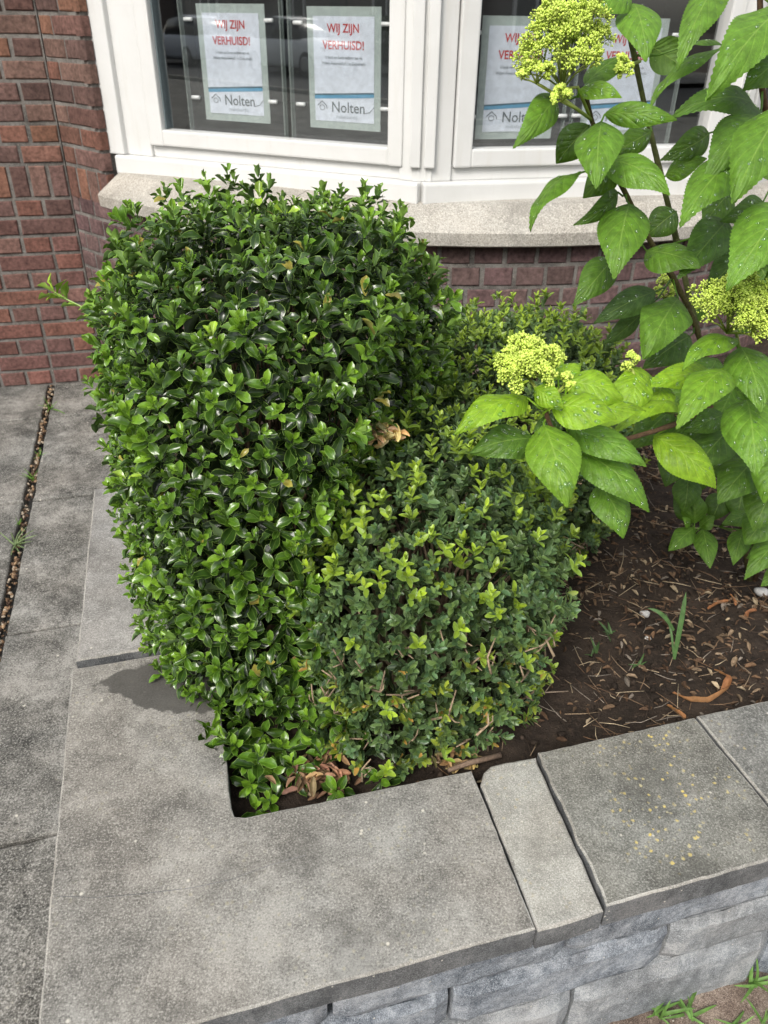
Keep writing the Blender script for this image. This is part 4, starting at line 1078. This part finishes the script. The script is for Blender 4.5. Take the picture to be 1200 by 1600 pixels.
LEAVES = [
    # around the upper flower head
    ((868, 150), (806, 228), 40, 1.12, 1.06, G1, .5), ((940, 190), (932, 288), 68, 1.14, 1.07, G1, -.1), ((905, 140), (972, 150), 34, 1.10, 1.08, GL, .2),
    ((915, 132), (980, 88), 40, 1.16, 1.2, G2, .3), ((945, 178), (1058, 186), 34, 1.16, 1.12, G1, -.3), ((920, 195), (868, 256), 46, 1.18, 1.22, G3, .3),
    ((948, 252), (1047, 302), 58, 1.18, 1.12, G1, .1), ((1018, 205), (955, 242), 32, 1.27, 1.25, G2, .5), ((963, 262), (911, 309), 42, 1.24, 1.25, G2, .2),
    ((907, 270), (826, 353), 36, 1.2, 1.12, G1, -.6), ((965, 300), (899, 352), 20, 1.24, 1.2, G3, .9), ((983, 318), (960, 430), 72, 1.22, 1.14, G1, .0),
    ((1010, 392), (1094, 416), 60, 1.25, 1.18, G1, .15), ((1040, 275), (1104, 246), 38, 1.30, 1.26, G1, .1), ((1108, 208), (1034, 250), 32, 1.28, 1.26, G3, .7),
    ((985, -12), (922, 18), 50, 1.18, 1.14, G1, .2), ((990, 6), (1010, 90), 62, 1.2, 1.13, G1, .1), ((1132, -30), (1058, 102), 52, 1.1, 1.05, G1, -.2),
    ((1130, 76), (1013, 164), 34, 1.16, 1.14, G1, -.75), ((1018, 72), (1076, 110), 42, 1.24, 1.25, G2, 2.6), ((1082, 68), (1133, 72), 22, 1.2, 1.2, G2, .9),
    # upper right
    ((1228, 10), (1110, 144), 78, 1.08, 1.0, G1, .1), ((1186, 176), (1050, 180), 60, 1.2, 1.12, G3, -.1), ((1188, 182), (1104, 278), 72, 1.16, 1.08, G2, .1),
    ((1228, 90), (1164, 138), 60, 1.12, 1.08, G2, .3), ((1225, 165), (1148, 308), 84, 1.05, .98, G1, .0), ((1166, 246), (1064, 346), 74, 1.15, 1.06, G1, -.15),
    ((1240, 318), (1138, 446), 96, 1.08, 1.0, G1, .0), ((1135, 345), (1062, 432), 56, 1.26, 1.2, G3, .3), ((1192, 316), (1128, 346), 28, 1.24, 1.22, G3, .7),
    ((1057, 330), (1008, 370), 42, 1.36, 1.38, G3, .3), ((1205, 335), (1140, 378), 44, 1.25, 1.25, G3, .4), ((958, 405), (897, 476), 46, 1.3, 1.26, G2, .3),
    ((1024, 455), (929, 504), 40, 1.36, 1.34, GW, .25), ((1060, 466), (1008, 555), 72, 1.36, 1.28, G1, .05), ((1078, 525), (1006, 574), 54, 1.45, 1.42, G3, .2),
    ((1002, 490), (944, 538), 22, 1.4, 1.42, GW, .7), ((1170, 390), (1100, 455), 46, 1.34, 1.32, G3, .3), ((1215, 30), (1170, 60), 30, 1.2, 1.2, G3, .8),
    # right middle, below the right flower head
    ((1148, 530), (1067, 574), 44, 1.18, 1.12, GL, -.3), ((1157, 542), (1190, 640), 64, 1.2, 1.12, G1, .05), ((1136, 580), (1059, 664), 62, 1.17, 1.08, GL, -.1),
    ((1112, 582), (1006, 602), 40, 1.24, 1.18, GY, .25), ((1165, 622), (1182, 742), 78, 1.22, 1.14, G1, .0), ((1022, 682), (1121, 762), 62, 1.22, 1.2, GY, .1),
    ((1142, 668), (1083, 735), 58, 1.33, 1.3, G2, .1), ((1178, 718), (1123, 785), 60, 1.36, 1.32, G2, .05), ((1132, 648), (1068, 674), 34, 1.3, 1.28, G2, .3),
    ((1215, 700), (1194, 785), 58, 1.3, 1.28, G1, .1), ((1210, 752), (1178, 828), 62, 1.4, 1.38, G2, .1), ((1215, 560), (1195, 660), 60, 1.34, 1.3, G2, .2),
    ((1120, 560), (1085, 620), 50, 1.36, 1.34, G2, .2), ((1060, 700), (1040, 760), 44, 1.45, 1.44, G3, .2), ((1075, 745), (1068, 800), 40, 1.55, 1.55, G3, .2),
    # lower left cluster round the near flower head
    ((824, 622), (711, 673), 54, 1.0, .95, GY, -.25), ((834, 686), (736, 706), 56, 1.03, 1.0, G2, .1), ((850, 664), (887, 789), 78, .99, .93, GL, .0),
    ((890, 668), (1011, 725), 54, 1.04, .99, G1, .15), ((898, 702), (1017, 797), 62, 1.06, 1.02, G1, .2), ((935, 758), (976, 840), 56, 1.09, 1.06, G1, .3),
    ((862, 636), (965, 652), 66, .98, .96, GY, .15), ((885, 596), (976, 622), 62, 1.06, 1.05, GY, .1), ((890, 668), (1010, 638), 44, 1.06, 1.06, GY, .3),
    ((1064, 634), (956, 674), 38, 1.2, 1.12, GY, -.35), ((836, 606), (880, 637), 32, .97, .95, GY, -.4), ((850, 597), (877, 552), 34, 1.04, 1.05, GY, .3),
    ((872, 592), (908, 566), 32, 1.07, 1.08, GY, .2), ((995, 585), (985, 645), 54, 1.16, 1.14, GY, .2), ((850, 650), (862, 700), 40, 1.06, 1.07, G2, .5),
    # fuller growth behind, at the middle right
    ((1100, 600), (1040, 640), 56, 1.36, 1.34, G1, .1), ((1150, 600), (1105, 690), 66, 1.38, 1.33, G1, .1), ((1195, 560), (1150, 625), 60, 1.4, 1.36, G2, .1),
    ((1050, 640), (985, 700), 52, 1.34, 1.32, G2, .2), ((1110, 640), (1050, 690), 52, 1.4, 1.38, G1, .0), ((1205, 640), (1160, 720), 64, 1.42, 1.38, G2, .1),
    ((1085, 690), (1045, 735), 46, 1.46, 1.44, G2, .1), ((1150, 700), (1100, 745), 50, 1.46, 1.44, G2, .2), ((1205, 800), (1165, 850), 52, 1.5, 1.48, G2, .1),
    ((1180, 405), (1210, 470), 56, 1.36, 1.34, G2, .1), ((1175, 330), (1215, 400), 60, 1.34, 1.3, G1, .1), ((1190, 225), (1225, 300), 56, 1.3, 1.26, G2, .2),
    ((1140, 300), (1098, 352), 44, 1.36, 1.34, G2, .2), ((1200, 470), (1150, 520), 50, 1.42, 1.4, G2, .2), ((1105, 470), (1060, 500), 36, 1.48, 1.47, G2, .3),
    ((1020, 590), (955, 606), 40, 1.2, 1.16, GY, .2), ((1035, 600), (1020, 655), 46, 1.24, 1.2, GY, .0), ((940, 600), (905, 640), 36, 1.08, 1.06, GY, .1),
    # young shoot low over the soil
    ((1085, 818), (1083, 766), 36, 1.62, 1.6, G2, .0), ((1080, 815), (1054, 768), 30, 1.63, 1.64, G3, .1), ((1085, 825), (1046, 859), 30, 1.62, 1.58, G2, .1),
    ((1098, 826), (1110, 886), 32, 1.62, 1.56, G2, .0), ((1094, 824), (1117, 806), 24, 1.62, 1.6, G2, .2), ((1078, 824), (1067, 808), 14, 1.62, 1.6, G1, .0),
    ((1172, 806), (1129, 818), 26, 1.6, 1.58, G2, .2), ((1161, 828), (1146, 882), 32, 1.62, 1.58, G2, .0), ((1225, 838), (1164, 903), 40, 1.55, 1.5, G2, .0),
    ((1205, 848), (1168, 872), 24, 1.6, 1.58, G2, .3), ((1210, 810), (1180, 850), 36, 1.6, 1.6, G3, .2), ((1225, 890), (1190, 915), 26, 1.6, 1.57, G2, .2),
    ((1130, 770), (1110, 815), 36, 1.68, 1.68, G3, .2), ((1160, 765), (1150, 812), 40, 1.66, 1.66, G3, .2), ((1100, 720), (1090, 770), 36, 1.66, 1.66, G3, .2),
]
for (b, t, w, d0, d1, tn, ro) in LEAVES:
    hyd_leaf(b, t, w, d0, d1, tn, ro, arch=.08 + .08 * rng.random(), drops=1.0 if d0 < 1.5 else .15, fold=.25 if tn is not G3 else .45)
def flower(c, dep, rpx, hpx, nb, axis=(0, -.15, 1), base=None, lobes=9):
    C = at_depth(*c, dep); r_ = rpx * dep / F_PX; h = hpx * dep / F_PX; A = nrm(np.array(axis, float))
    U = nrm(np.cross(A, [.3, 1, .1])); W = np.cross(A, U)
    if base is None: base = C - A * h * 1.5
    head = MB(); st = MB(); tn = np.array((.30, .36, .075))
    st.tube([base, (base + C) / 2 + U * .002, C - A * h * .55], [.0026, .0024, .002], 7, tn)
    P, D = [], []
    for l in range(lobes):
        a = l * 2.4 + rng.normal() * .25; rr = math.sqrt((l + .35) / lobes) * .74
        lc = C + (U * math.cos(a) + W * math.sin(a)) * r_ * rr + A * (h * (.45 - .85 * rr * rr) + rng.normal() * h * .08)
        st.tube([C - A * h * .55, C * .45 + lc * .55 - A * h * .28, lc - A * h * .16], [.0015, .0012, .0010], 5, tn)
        lr = r_ * (.36 + .10 * rng.random())
        for sb in range(9):
            dd = nrm(rng.normal(size=3) + A * .9 + nrm(lc - C) * .35); tc = lc + dd * lr * (.45 + .35 * rng.random())
            st.tube([lc - A * h * .16, lc * .4 + tc * .6 - A * .001, tc], [.0008, .0007, .0005], 4, tn * 1.05)
            for _ in range(max(6, int(3.0 * nb / lobes / 9))):
                d2 = nrm(rng.normal(size=3) + dd * .9 + A * .4); e = tc + d2 * lr * (.22 + .22 * rng.random())
                if rng.random() < .5: st.tube([tc, e], [.0004, .0004], 3, tn * 1.1, cap=False)
                P.append(e); D.append(d2)
    P, D = np.array(P), np.array(D); k = len(P); R = frames(D, rng.normal(size=(k, 3)))
    s_ = .00122 * (.6 + .75 * rng.random(k)); S = np.stack([s_, s_ * 1.5, s_], -1)
    t = rng.random((k, 1)); tint = np.array((.40, .54, .06)) * (1 - t) + np.array((.66, .78, .17)) * t
    head.add_inst(icv, icf, np.zeros((len(icv), 2)), R, P, S, tint)
    o = st.build('flower_head', M['bud'], hyd, smooth=True); head.build('buds', M['bud'], o, smooth=True)
flower((884, 82), 1.07, 76, 100, 1700, (-.1, -.35, 1), at_depth(924, 187, 1.14), 15)
flower((836, 118), 1.05, 30, 22, 260, (-.4, -.3, 1), at_depth(924, 187, 1.14), 5)
flower((878, 150), 1.06, 24, 16, 220, (-.2, -.5, 1), at_depth(924, 187, 1.14), 4)
flower((970, 108), 1.15, 24, 18, 220, (.2, -.3, 1), at_depth(1000, 96, 1.23), 4)
flower((826, 572), .985, 58, 36, 1300, (-.1, -.2, 1), at_depth(853, 640, .99), 13)
flower((884, 598), .98, 20, 16, 160, (.3, -.3, 1), at_depth(853, 640, .99), 3)
flower((1150, 490), 1.13, 72, 66, 2100, (.05, -.3, 1), at_depth(1155, 545, 1.22), 18)
flower((988, 566), 1.17, 22, 20, 150, (0, -.2, 1), at_depth(992, 590, 1.17), 4)
flower((1040, 455), 1.46, 30, 22, 160, (0, -.2, 1), at_depth(1050, 470, 1.45), 4)

# ------------------------------------------------------------------ small things on the soil and the slabs
def scatter_litter():
    mb = MB(); n = 9500
    a = rng.uniform(.3, 1.9, n); b = rng.uniform(.275, 1.9, n)
    P = PO[None] + a[:, None] * E1 + b[:, None] * E2; z_ = ZS + .002 + rng.random(n) * .006
    # looser litter to the right, barer soil beside the box
    clear = rng.random(n) > np.clip(.16 + 1.1 * (a - .80) / .45 + .8 * (b - .55), .12, 1)
    m = ~clear; P, z_, n = P[m], z_[m], int(m.sum())
    pos = np.c_[P, z_]; dirs = np.c_[rng.normal(size=(n, 2)), rng.normal(size=n) * .18]; ups = np.array([0, 0, 1.]) + rng.normal(size=(n, 3)) * .35
    pal = np.array([(.09, .055, .035), (.16, .105, .065), (.22, .16, .105), (.05, .036, .027), (.34, .27, .18), (.14, .085, .05), (.2, .17, .14)])
    tint = pal[rng.choice(len(pal), n, p=[.2, .2, .16, .14, .1, .12, .08])] * (.7 + .6 * rng.random((n, 1)))
    s_ = .007 + .015 * rng.random(n) ** 2
    add_leaves(mb, DRY, pos, dirs, ups, np.stack([s_ * (.7 + .8 * rng.random(n)), s_, s_], -1), tint)
    k = 2600; a_ = rng.uniform(.4, 1.9, k); b_ = rng.uniform(.275, 1.9, k); Q = PO[None] + a_[:, None] * E1 + b_[:, None] * E2
    cs = .0022 + .0055 * rng.random(k) ** 3; RR = frames(rng.normal(size=(k, 3)), rng.normal(size=(k, 3)))
    mb.add_inst(icv, icf, np.zeros((len(icv), 2)), RR, np.c_[Q, np.full(k, ZS + .001)], np.stack([cs, cs * 1.3, cs * .8], -1), np.array((.034, .025, .019)) * (.6 + 1.2 * rng.random((k, 1)) ** 3))
    for _ in range(1700):
        a_, b_ = rng.uniform(.55, 1.7), rng.uniform(.28, 1.6)
        if a_ < .85 and rng.random() < .6: continue
        q_ = pl(a_, b_, ZS + .004 + rng.random() * .01); d = nrm(np.array([*rng.normal(size=2), rng.normal() * .12])); L = .015 + rng.random() * .05
        mb.tube([q_, q_ + d * L * .5 + rng.normal(size=3) * .002, q_ + d * L], [.0007, .0008, .0005], 4, pal[int(rng.integers(len(pal)))] * (1.0 + .5 * rng.random()))
    return tag(mb.build('plant_litter', M['litter'], smooth=True), 'brown leaf scraps and thin twigs strewn over the soil', 'litter', kind='stuff')
scatter_litter()
def dry_clump(c, n, r_, label, tcol, zs=.006, size=.02):
    mb = MB(); c = np.asarray(c, float)
    off = rng.normal(size=(n, 3)) * np.array([r_, r_ * .8, zs]); off[:, 2] = np.abs(off[:, 2])
    pos = c + off; dirs = rng.normal(size=(n, 3)) * np.array([1, 1, .45]); ups = np.array([0, -.3, 1.]) + rng.normal(size=(n, 3)) * .5
    t = rng.random((n, 1)); tint = np.array(tcol) * (.35 + 1.0 * t) * (1 + rng.normal(size=(n, 3)) * .08)
    s_ = size * (.75 + .5 * rng.random(n)); add_leaves(mb, DRY, pos - nrm(dirs) * (s_ / 2)[:, None], dirs, ups, np.stack([s_, s_, s_], -1), tint)
    return tag(mb.build('dry_leaf_clump', M['dry'], smooth=True, loc=c), label, 'dry leaves')
def hit_blob(px, py, bl, t0=.6):
    d = nrm(ray(px, py))
    for t in np.linspace(t0, 2.5, 900):
        if any(b.inside((CPOS + d * t)[None])[0] for b in bl): return CPOS + d * t
    return None
hp = hit_blob(598, 692, [BA, EB])
dry_clump(hp - nrm(ray(598, 692)) * .058 + np.array([0, 0, .004]), 60, .012, 'small clump of tan dry leaves caught between the two bushes', (.80, .60, .33), .014, .022)
dry_clump(at_z(497, 1218, ZS + .004), 130, .024, 'heap of pale brown dead leaves on the soil in the notch of the corner slab', (.36, .22, .13), .012, .024)
dry_clump(at_z(712, 1190, ZS + .01), 30, .016, 'few straw coloured dead leaves at the foot of the box beside the narrow slab', (.5, .36, .18), .008, .02)
def ribbon_leaf(pts, w, label, tint, name='dead_leaf', twist=1.2):
    P = np.array(pts, float); n = 22; t = np.linspace(0, len(P) - 1, n); Q = []
    for x in t:
        i = min(int(x), len(P) - 2); f = x - i; f = f * f * (3 - 2 * f); Q.append(P[i] * (1 - f) + P[i + 1] * f)
    Q = np.array(Q); Q = (np.vstack([Q[:1], Q[:-1]]) + Q + np.vstack([Q[1:], Q[-1:]])) / 3
    tg = nrm(np.gradient(Q, axis=0)); V, UV = [], []
    for i in range(n):
        f = i / (n - 1); side = nrm(np.cross(tg[i], [0, 0, 1.])); a = twist * math.sin(f * 4.2) * .6; s2 = side * math.cos(a) + np.array([0, 0, 1.]) * math.sin(a)
        nn = np.cross(s2, tg[i]); ww = w * (math.sin(math.pi * min(.98, max(.04, f)) ** .9) ** .6)
        for j, u in enumerate((-1, -.5, 0, .5, 1)):
            V.append(Q[i] + s2 * u * ww + nn * (u * u * ww * .7) + rng.normal(size=3) * w * .05); UV.append((j / 4, f))
    F = [(i * 5 + j, i * 5 + j + 1, i * 5 + j + 6, i * 5 + j + 5) for i in range(n - 1) for j in range(4)]
    mb = MB(); mb.add(V, F, tint, UV); return tag(mb.build(name, M['dry'], smooth=True, loc=Q[0]), label, 'dead leaf', 'curled orange dead leaves on the soil')
zz = lambda px, py, h=.008: at_z(px, py, ZS + h)
ribbon_leaf([zz(1050, 1082), zz(1075, 1095, .012), zz(1108, 1098, .01), zz(1135, 1080, .014), zz(1138, 1058, .016), zz(1115, 1046, .01)], .0085, 'long curled orange brown dead leaf bent like a hook near the slabs', (.33, .15, .065), twist=2.6)
ribbon_leaf([zz(1042, 1102), zz(1056, 1112, .01), zz(1072, 1122, .008)], .0065, 'short orange dead leaf lying against the lichen-spotted slab', (.34, .16, .065))
ribbon_leaf([zz(1106, 952), zz(1122, 944, .012), zz(1138, 938, .01)], .006, 'small orange brown curled leaf in the middle of the bed', (.32, .14, .06))
ribbon_leaf([zz(1165, 968), zz(1170, 958, .012), zz(1182, 952, .008)], .006, 'small brown curled leaf near the right edge of the bed', (.30, .13, .06))
ribbon_leaf([zz(1140, 928), zz(1146, 938, .012), zz(1150, 946, .006)], .005, 'tiny orange curled leaf under the hydrangea shoot', (.36, .16, .07))
ribbon_leaf([zz(848, 870 + 140), zz(860, 1004, .006), zz(872, 1000, .004)], .004, 'small brown leaf scrap in the shade of the box', (.25, .13, .07))
def pebble(px, py, r_, label, m='stone'):
    c = at_z(px, py, ZS + r_ * .4); mb = MB(); bm = bmesh.new(); bmesh.ops.create_icosphere(bm, subdivisions=3, radius=1); bm.verts.index_update()
    V = np.array([v.co[:] for v in bm.verts]); V = V * (1 + .12 * np.sin(V @ np.array([3, 1.5, 2.]) + px)[:, None]) * np.array([1.15, .9, .75])
    mb.add(c + V * r_, [[v.index for v in f.verts] for f in bm.faces]); bm.free(); return tag(mb.build('pebble', M[m], smooth=True, loc=c), label, 'pebble', 'pebbles on the soil')
pebble(1008, 959, .0095, 'round white pebble beside the grass tuft')
pebble(1012, 997, .006, 'small white pebble just in front of the grass tuft')
pebble(1190, 925, .014, 'knobbly grey stone beside the hydrangea stem')
def weed(c, n, L, label, name, cat, group, tint=(.09, .20, .04), spread_=.9, temps=LN, wid=1.0, lean=(0, 0, 1)):
    mb = MB(); c = np.asarray(c, float); pos = c + rng.normal(size=(n, 3)) * np.array([.004, .004, 0]); d = rng.normal(size=(n, 3)) * spread_; d[:, 2] = np.abs(d[:, 2]) * .6; d = d + np.array(lean)
    ups = np.array([0, -.4, 1.]) + rng.normal(size=(n, 3)) * .2; s_ = L * (.55 + .6 * rng.random(n))
    add_leaves(mb, temps, pos, d, ups, np.stack([s_ * wid, s_, s_], -1), np.array(tint) * (.75 + .5 * rng.random((n, 1))))
    return tag(mb.build(name, M['grass'], smooth=True, loc=c), label, cat, group)
# two-bladed grass tuft in the bed
mb = MB(); c = zz(1053, 1030, .0)
for (tipx, tipy, dep_, w_) in ((1072, 925, -.03, .0042), (1012, 950, .0, .0035), (1040, 958, .01, .002)):
    tp_ = at_depth(tipx, tipy, np.dot(CAM[2], c - CPOS) + dep_); base = c if tipx != 1012 else c + (at_depth(1053, 985, np.dot(CAM[2], c - CPOS)) - c)
    n = 12; ts = np.linspace(0, 1, n); V, UV = [], []
    side = nrm(np.cross(tp_ - base, CPOS - base))
    for t in ts:
        q_ = base * (1 - t) + tp_ * t + np.array([0, 0, .012]) * math.sin(math.pi * t)
        w = w_ * (.55 + .6 * math.sin(math.pi * min(1, t * .9 + .1))) * (1 if t < .85 else (1 - t) / .15 + .05)
        for j, u in enumerate((-1, 0, 1)): V.append(q_ + side * u * w + nrm(CPOS - base) * (abs(u) * w * .3)); UV.append((j / 2, t))
    mb.add(V, [(i * 3 + j, i * 3 + j + 1, i * 3 + j + 4, i * 3 + j + 3) for i in range(n - 1) for j in range(2)], (.085, .17, .055), UV)
tag(mb.build('grass_tuft', M['grass'], smooth=True, loc=c), 'two broad grass blades standing alone in the dark soil', 'grass tuft')
GB = 'small weeds growing in the planter soil'
for (px, py, n, L, lb) in ((950, 992, 7, .03, 'low green weed beside the dark box shrub'), (928, 1022, 5, .028, 'sparse green weed seedling left of the grass tuft'), (1000, 1040, 6, .026, 'small weed with a flat leaf in front of the grass tuft')):
    weed(zz(px, py), n, L, lb, 'weed', 'weed', GB, (.065, .125, .04), 1.3, LN, 2.2)
GP = 'weeds in the pavement joint'
for (px, py, n, L, lb) in ((78, 640, 9, .075, 'bright green grass weed in the joint close to the brick wall'), (62, 712, 8, .03, 'small yellow green weed in the joint'), (53, 750, 8, .05, 'tuft of thin grass in the middle of the joint among crumbs of earth'), (30, 820, 5, .03, 'tiny yellowish weed in the joint, nearer than the grass'), (25, 852, 14, .07, 'pale thin grass weed in the joint, nearest the camera')):
    weed(at_z(px, py, -.005), n, L, lb, 'joint_weed', 'weed', GP, (.13, .27, .04) if n != 14 else (.16, .22, .1), .8, LN, 1.1, (.0, 0, .6))
GF = 'weeds at the foot of the planter wall'
for (px, py, n, L, lb) in ((1030, 1588, 10, .05, 'leafy green weed at the foot of the block wall, left of the others'), (1075, 1585, 7, .05, 'slender green weed at the foot of the block wall, in the middle'), (1175, 1535, 9, .05, 'bright green weed against the block wall at the right edge'), (1145, 1600, 5, .035, 'single upright weed blade at the bottom edge'), (1195, 1598, 6, .04, 'small weed in the bottom right corner')):
    weed(at_z(px, py, -.034), n, L, lb, 'ground_weed', 'weed', GF, (.13, .25, .06), 1.1, LN, 1.8, (0, 0, .5))
# broken stick and crumbs of earth
mb = MB(); a, b = at_z(700, 1204, ZS + .022), at_z(782, 1180, ZS + .02)
mb.tube([a, a * .6 + b * .4 + np.array([0, 0, .004]), b], [.0035, .0048, .0052], 8, (.2, .14, .1)); tag(mb.build('stick', M['bark'], smooth=True, loc=a), 'short broken grey brown stick behind the narrow slab', 'stick')
mb = MB(); a, b, c_ = zz(824, 1092, .008), zz(852, 1082, .014), zz(888, 1080, .008)
mb.tube([a, b, c_], [.0012, .0014, .001], 6, (.34, .26, .19)); tag(mb.build('twig', M['bark'], smooth=True, loc=a), 'thin pale twig on bare soil right of the front box shrub', 'twig')
mb = MB()
n = 420; t = rng.random(n); line = np.array([pl(-.2775 + rng.normal() * .0055, .9 + 2.1 * x, 0) for x in t]); line[:, 2] = -.02 + rng.random(n) * .02
R = frames(rng.normal(size=(n, 3)), rng.normal(size=(n, 3))); s_ = .0025 + .004 * rng.random(n)
pal = np.array([(.16, .1, .06), (.3, .2, .12), (.08, .05, .035), (.4, .33, .25)])
mb.add_inst(icv, icf, np.zeros((len(icv), 2)), R, line, np.stack([s_, s_ * 1.4, s_ * .7], -1), pal[rng.integers(4, size=n)])
tag(mb.build('joint_crumbs', M['litter']), 'brown crumbs of earth and bark in the pavement joint', 'crumbs', kind='stuff')

# ------------------------------------------------------------------ across the street (what the window panes mirror)
def car(c, rot, paint, label):
    root = empty('parked_car', (c[0], c[1], -.05), label, 'car', 'cars parked across the street')
    R = np.array([[math.cos(rot), -math.sin(rot), 0], [math.sin(rot), math.cos(rot), 0], [0, 0, 1.]])
    T = np.array([c[0], c[1], -.05])
    def loft(name, sec, m, smooth=True):
        mb = MB(); k = len(sec[0][1]); V = []
        for x, ring in sec: V += [tuple(R @ np.array([x, y, z_]) + T) for y, z_ in ring]
        F = [(i * k + j, i * k + (j + 1) % k, (i + 1) * k + (j + 1) % k, (i + 1) * k + j) for i in range(len(sec) - 1) for j in range(k)]
        F.append(tuple(range(k))[::-1]); F.append(tuple((len(sec) - 1) * k + j for j in range(k))); mb.add(V, F); return mb.build(name, m, root, smooth)
    def ring(w, z0, z1): return [(-w * .92, z0), (-w, z0 + .12), (-w, z1 - .18), (-w * .9, z1 - .03), (-w * .55, z1), (w * .55, z1), (w * .9, z1 - .03), (w, z1 - .18), (w, z0 + .12), (w * .92, z0)]
    loft('body', [(-2.05, ring(.62, .42, .72)), (-1.95, ring(.78, .28, .86)), (-1.2, ring(.87, .22, .98)), (0, ring(.88, .22, 1.0)), (1.3, ring(.88, .22, 1.0)), (1.85, ring(.82, .26, .96)), (2.0, ring(.7, .36, .86))], paint)
    def cab(w, z1): return [(-w, .93), (-w * .78, z1 - .05), (-w * .6, z1), (w * .6, z1), (w * .78, z1 - .05), (w, .93)]
    loft('windows', [(-1.05, cab(.80, 1.0)), (-.35, cab(.82, 1.42)), (.6, cab(.82, 1.5)), (1.3, cab(.82, 1.42)), (1.85, cab(.76, 1.02))], CARGLASS)
    def rf(w, z1): return [(-w, z1), (-w * .8, z1 + .025), (w * .8, z1 + .025), (w, z1)]
    loft('roof', [(-.33, rf(.58, 1.405)), (.6, rf(.6, 1.485)), (1.3, rf(.58, 1.405))], paint)
    for x in (-1.3, 1.25):
        for sd in (-1, 1):
            mb = MB(); a = R @ np.array([x, sd * .68, .32]) + T; b = R @ np.array([x, sd * .89, .32]) + T
            mb.tube([a, a * .9 + b * .1, a * .1 + b * .9, b], [.28, .32, .32, .27], 20); wh = mb.build('wheel', TYRE, root)
            mb = MB(); mb.tube([b, b + (b - a) * .05], [.2, .17], 12); mb.build('rim', RIM, wh)
    for sd in (-1, 1):
        mb = MB(); a = R @ np.array([-1.93, sd * .62, .72]) + T; mb.box(a, (.07, .15, .06), R.T, bev=.02); mb.build('headlight', RIM, root)
CARGLASS = plain('car_glass', (.02, .022, .025), .08); TYRE = plain('tyre', (.02, .02, .02), .8); RIM = plain('rim_metal', (.45, .46, .48), .25, Metallic=.8)
CP1 = plain('car_paint_grey', (.60, .63, .70), .25); CP2 = plain('car_paint_white', (.75, .76, .77), .25)
WALLB = plain('far_brick', (.11, .085, .075), .9); ROOFT = plain('roof_tile', (.05, .045, .045), .8); FWIN = plain('far_window', (.02, .022, .025), .1)
car((-27.0, -11.4), math.radians(2), CP1, 'dark grey hatchback parked across the street, mirrored in the left pane')
car((-20.6, -11.6), math.radians(178), CP2, 'white hatchback parked across the street, mirrored beside the second notice')
HY = -3.6
for k in range(5):
    x0 = -43 + k * 12.5; root = empty('terraced_house', (x0 + 4.7, -14 + HY, 0), ['dark brick terraced house at the far left end across the street', 'dark brick terraced house second from the left across the street', 'dark brick terraced house in the middle of the row across the street', 'dark brick terraced house fourth from the left across the street', 'dark brick terraced house at the far right end across the street'][k], 'house', 'terraced houses across the street')
    mb = MB(); mb.box((x0 + 4.7, -17 + HY, 3.1), (4.7, 3.4, 3.15)); mb.build('wall', WALLB, root)
    mb = MB(); mb.add([(x0 - .05, -13.3 + HY, 6.2), (x0 + 9.45, -13.3 + HY, 6.2), (x0 + 9.45, -17 + HY, 9.4), (x0 - .05, -17 + HY, 9.4), (x0 - .05, -20.7 + HY, 6.2), (x0 + 9.45, -20.7 + HY, 6.2)], [(0, 1, 2, 3), (3, 2, 5, 4), (0, 3, 4), (1, 5, 2), (0, 4, 5, 1)]); mb.build('roof', ROOFT, root)
    for wx in (1.6, 4.6, 7.4):
        for wz in (1.5, 4.4):
            if wx == 4.6 and wz == 1.5: continue
            mb = MB()
            for (a, b, c_, d_) in ((-.8, .8, -.8, -.7), (-.8, .8, .7, .8), (-.8, -.7, -.7, .7), (.7, .8, -.7, .7), (-.04, .04, -.7, .7)): mb.box((x0 + wx + (a + b) / 2, -13.57 + HY, wz + (c_ + d_) / 2), ((b - a) / 2, .05, (d_ - c_) / 2))
            f_ = mb.build('window', M['paint'], root); mb = MB(); mb.box((x0 + wx, -13.6 + HY, wz), (.72, .03, .72)); mb.build('pane', FWIN, f_)
    mb = MB(); mb.box((x0 + 4.6, -13.57 + HY, 1.1), (.48, .06, 1.1), bev=.02); mb.build('door', ROOFT, root)
def hedge(x0, x1, y, h, label):
    mb = MB(); n = int((x1 - x0) * 900); pos = np.c_[rng.uniform(x0, x1, n), y + rng.normal(size=n) * .22, rng.random(n) ** .7 * h]
    add_leaves(mb, BX, pos, rng.normal(size=(n, 3)), rng.normal(size=(n, 3)) + np.array([0, 0, 1.]), np.stack([np.full(n, .09)] * 3, -1), np.array([.03, .06, .02]) * (.6 + .9 * rng.random((n, 1))))
    root = empty('hedge', ((x0 + x1) / 2, y, 0), label, 'hedge', 'front hedges across the street'); mb.build('foliage', M['box'], root)
    mb = MB()
    for k in range(int((x1 - x0) * 3)): mb.tube([(x0 + (k + .5) / 3, y, -.05), (x0 + (k + .5) / 3 + .05, y + .05, h * .8)], [.02, .008], 5, (.1, .08, .05))
    mb.build('branches', M['bark'], root)
hedge(-24, -15, -16.6, 1.5, 'dark hedge across the street in front of the left houses')
hedge(2, 11, -16.6, 1.3, 'dark hedge across the street in front of the middle houses')
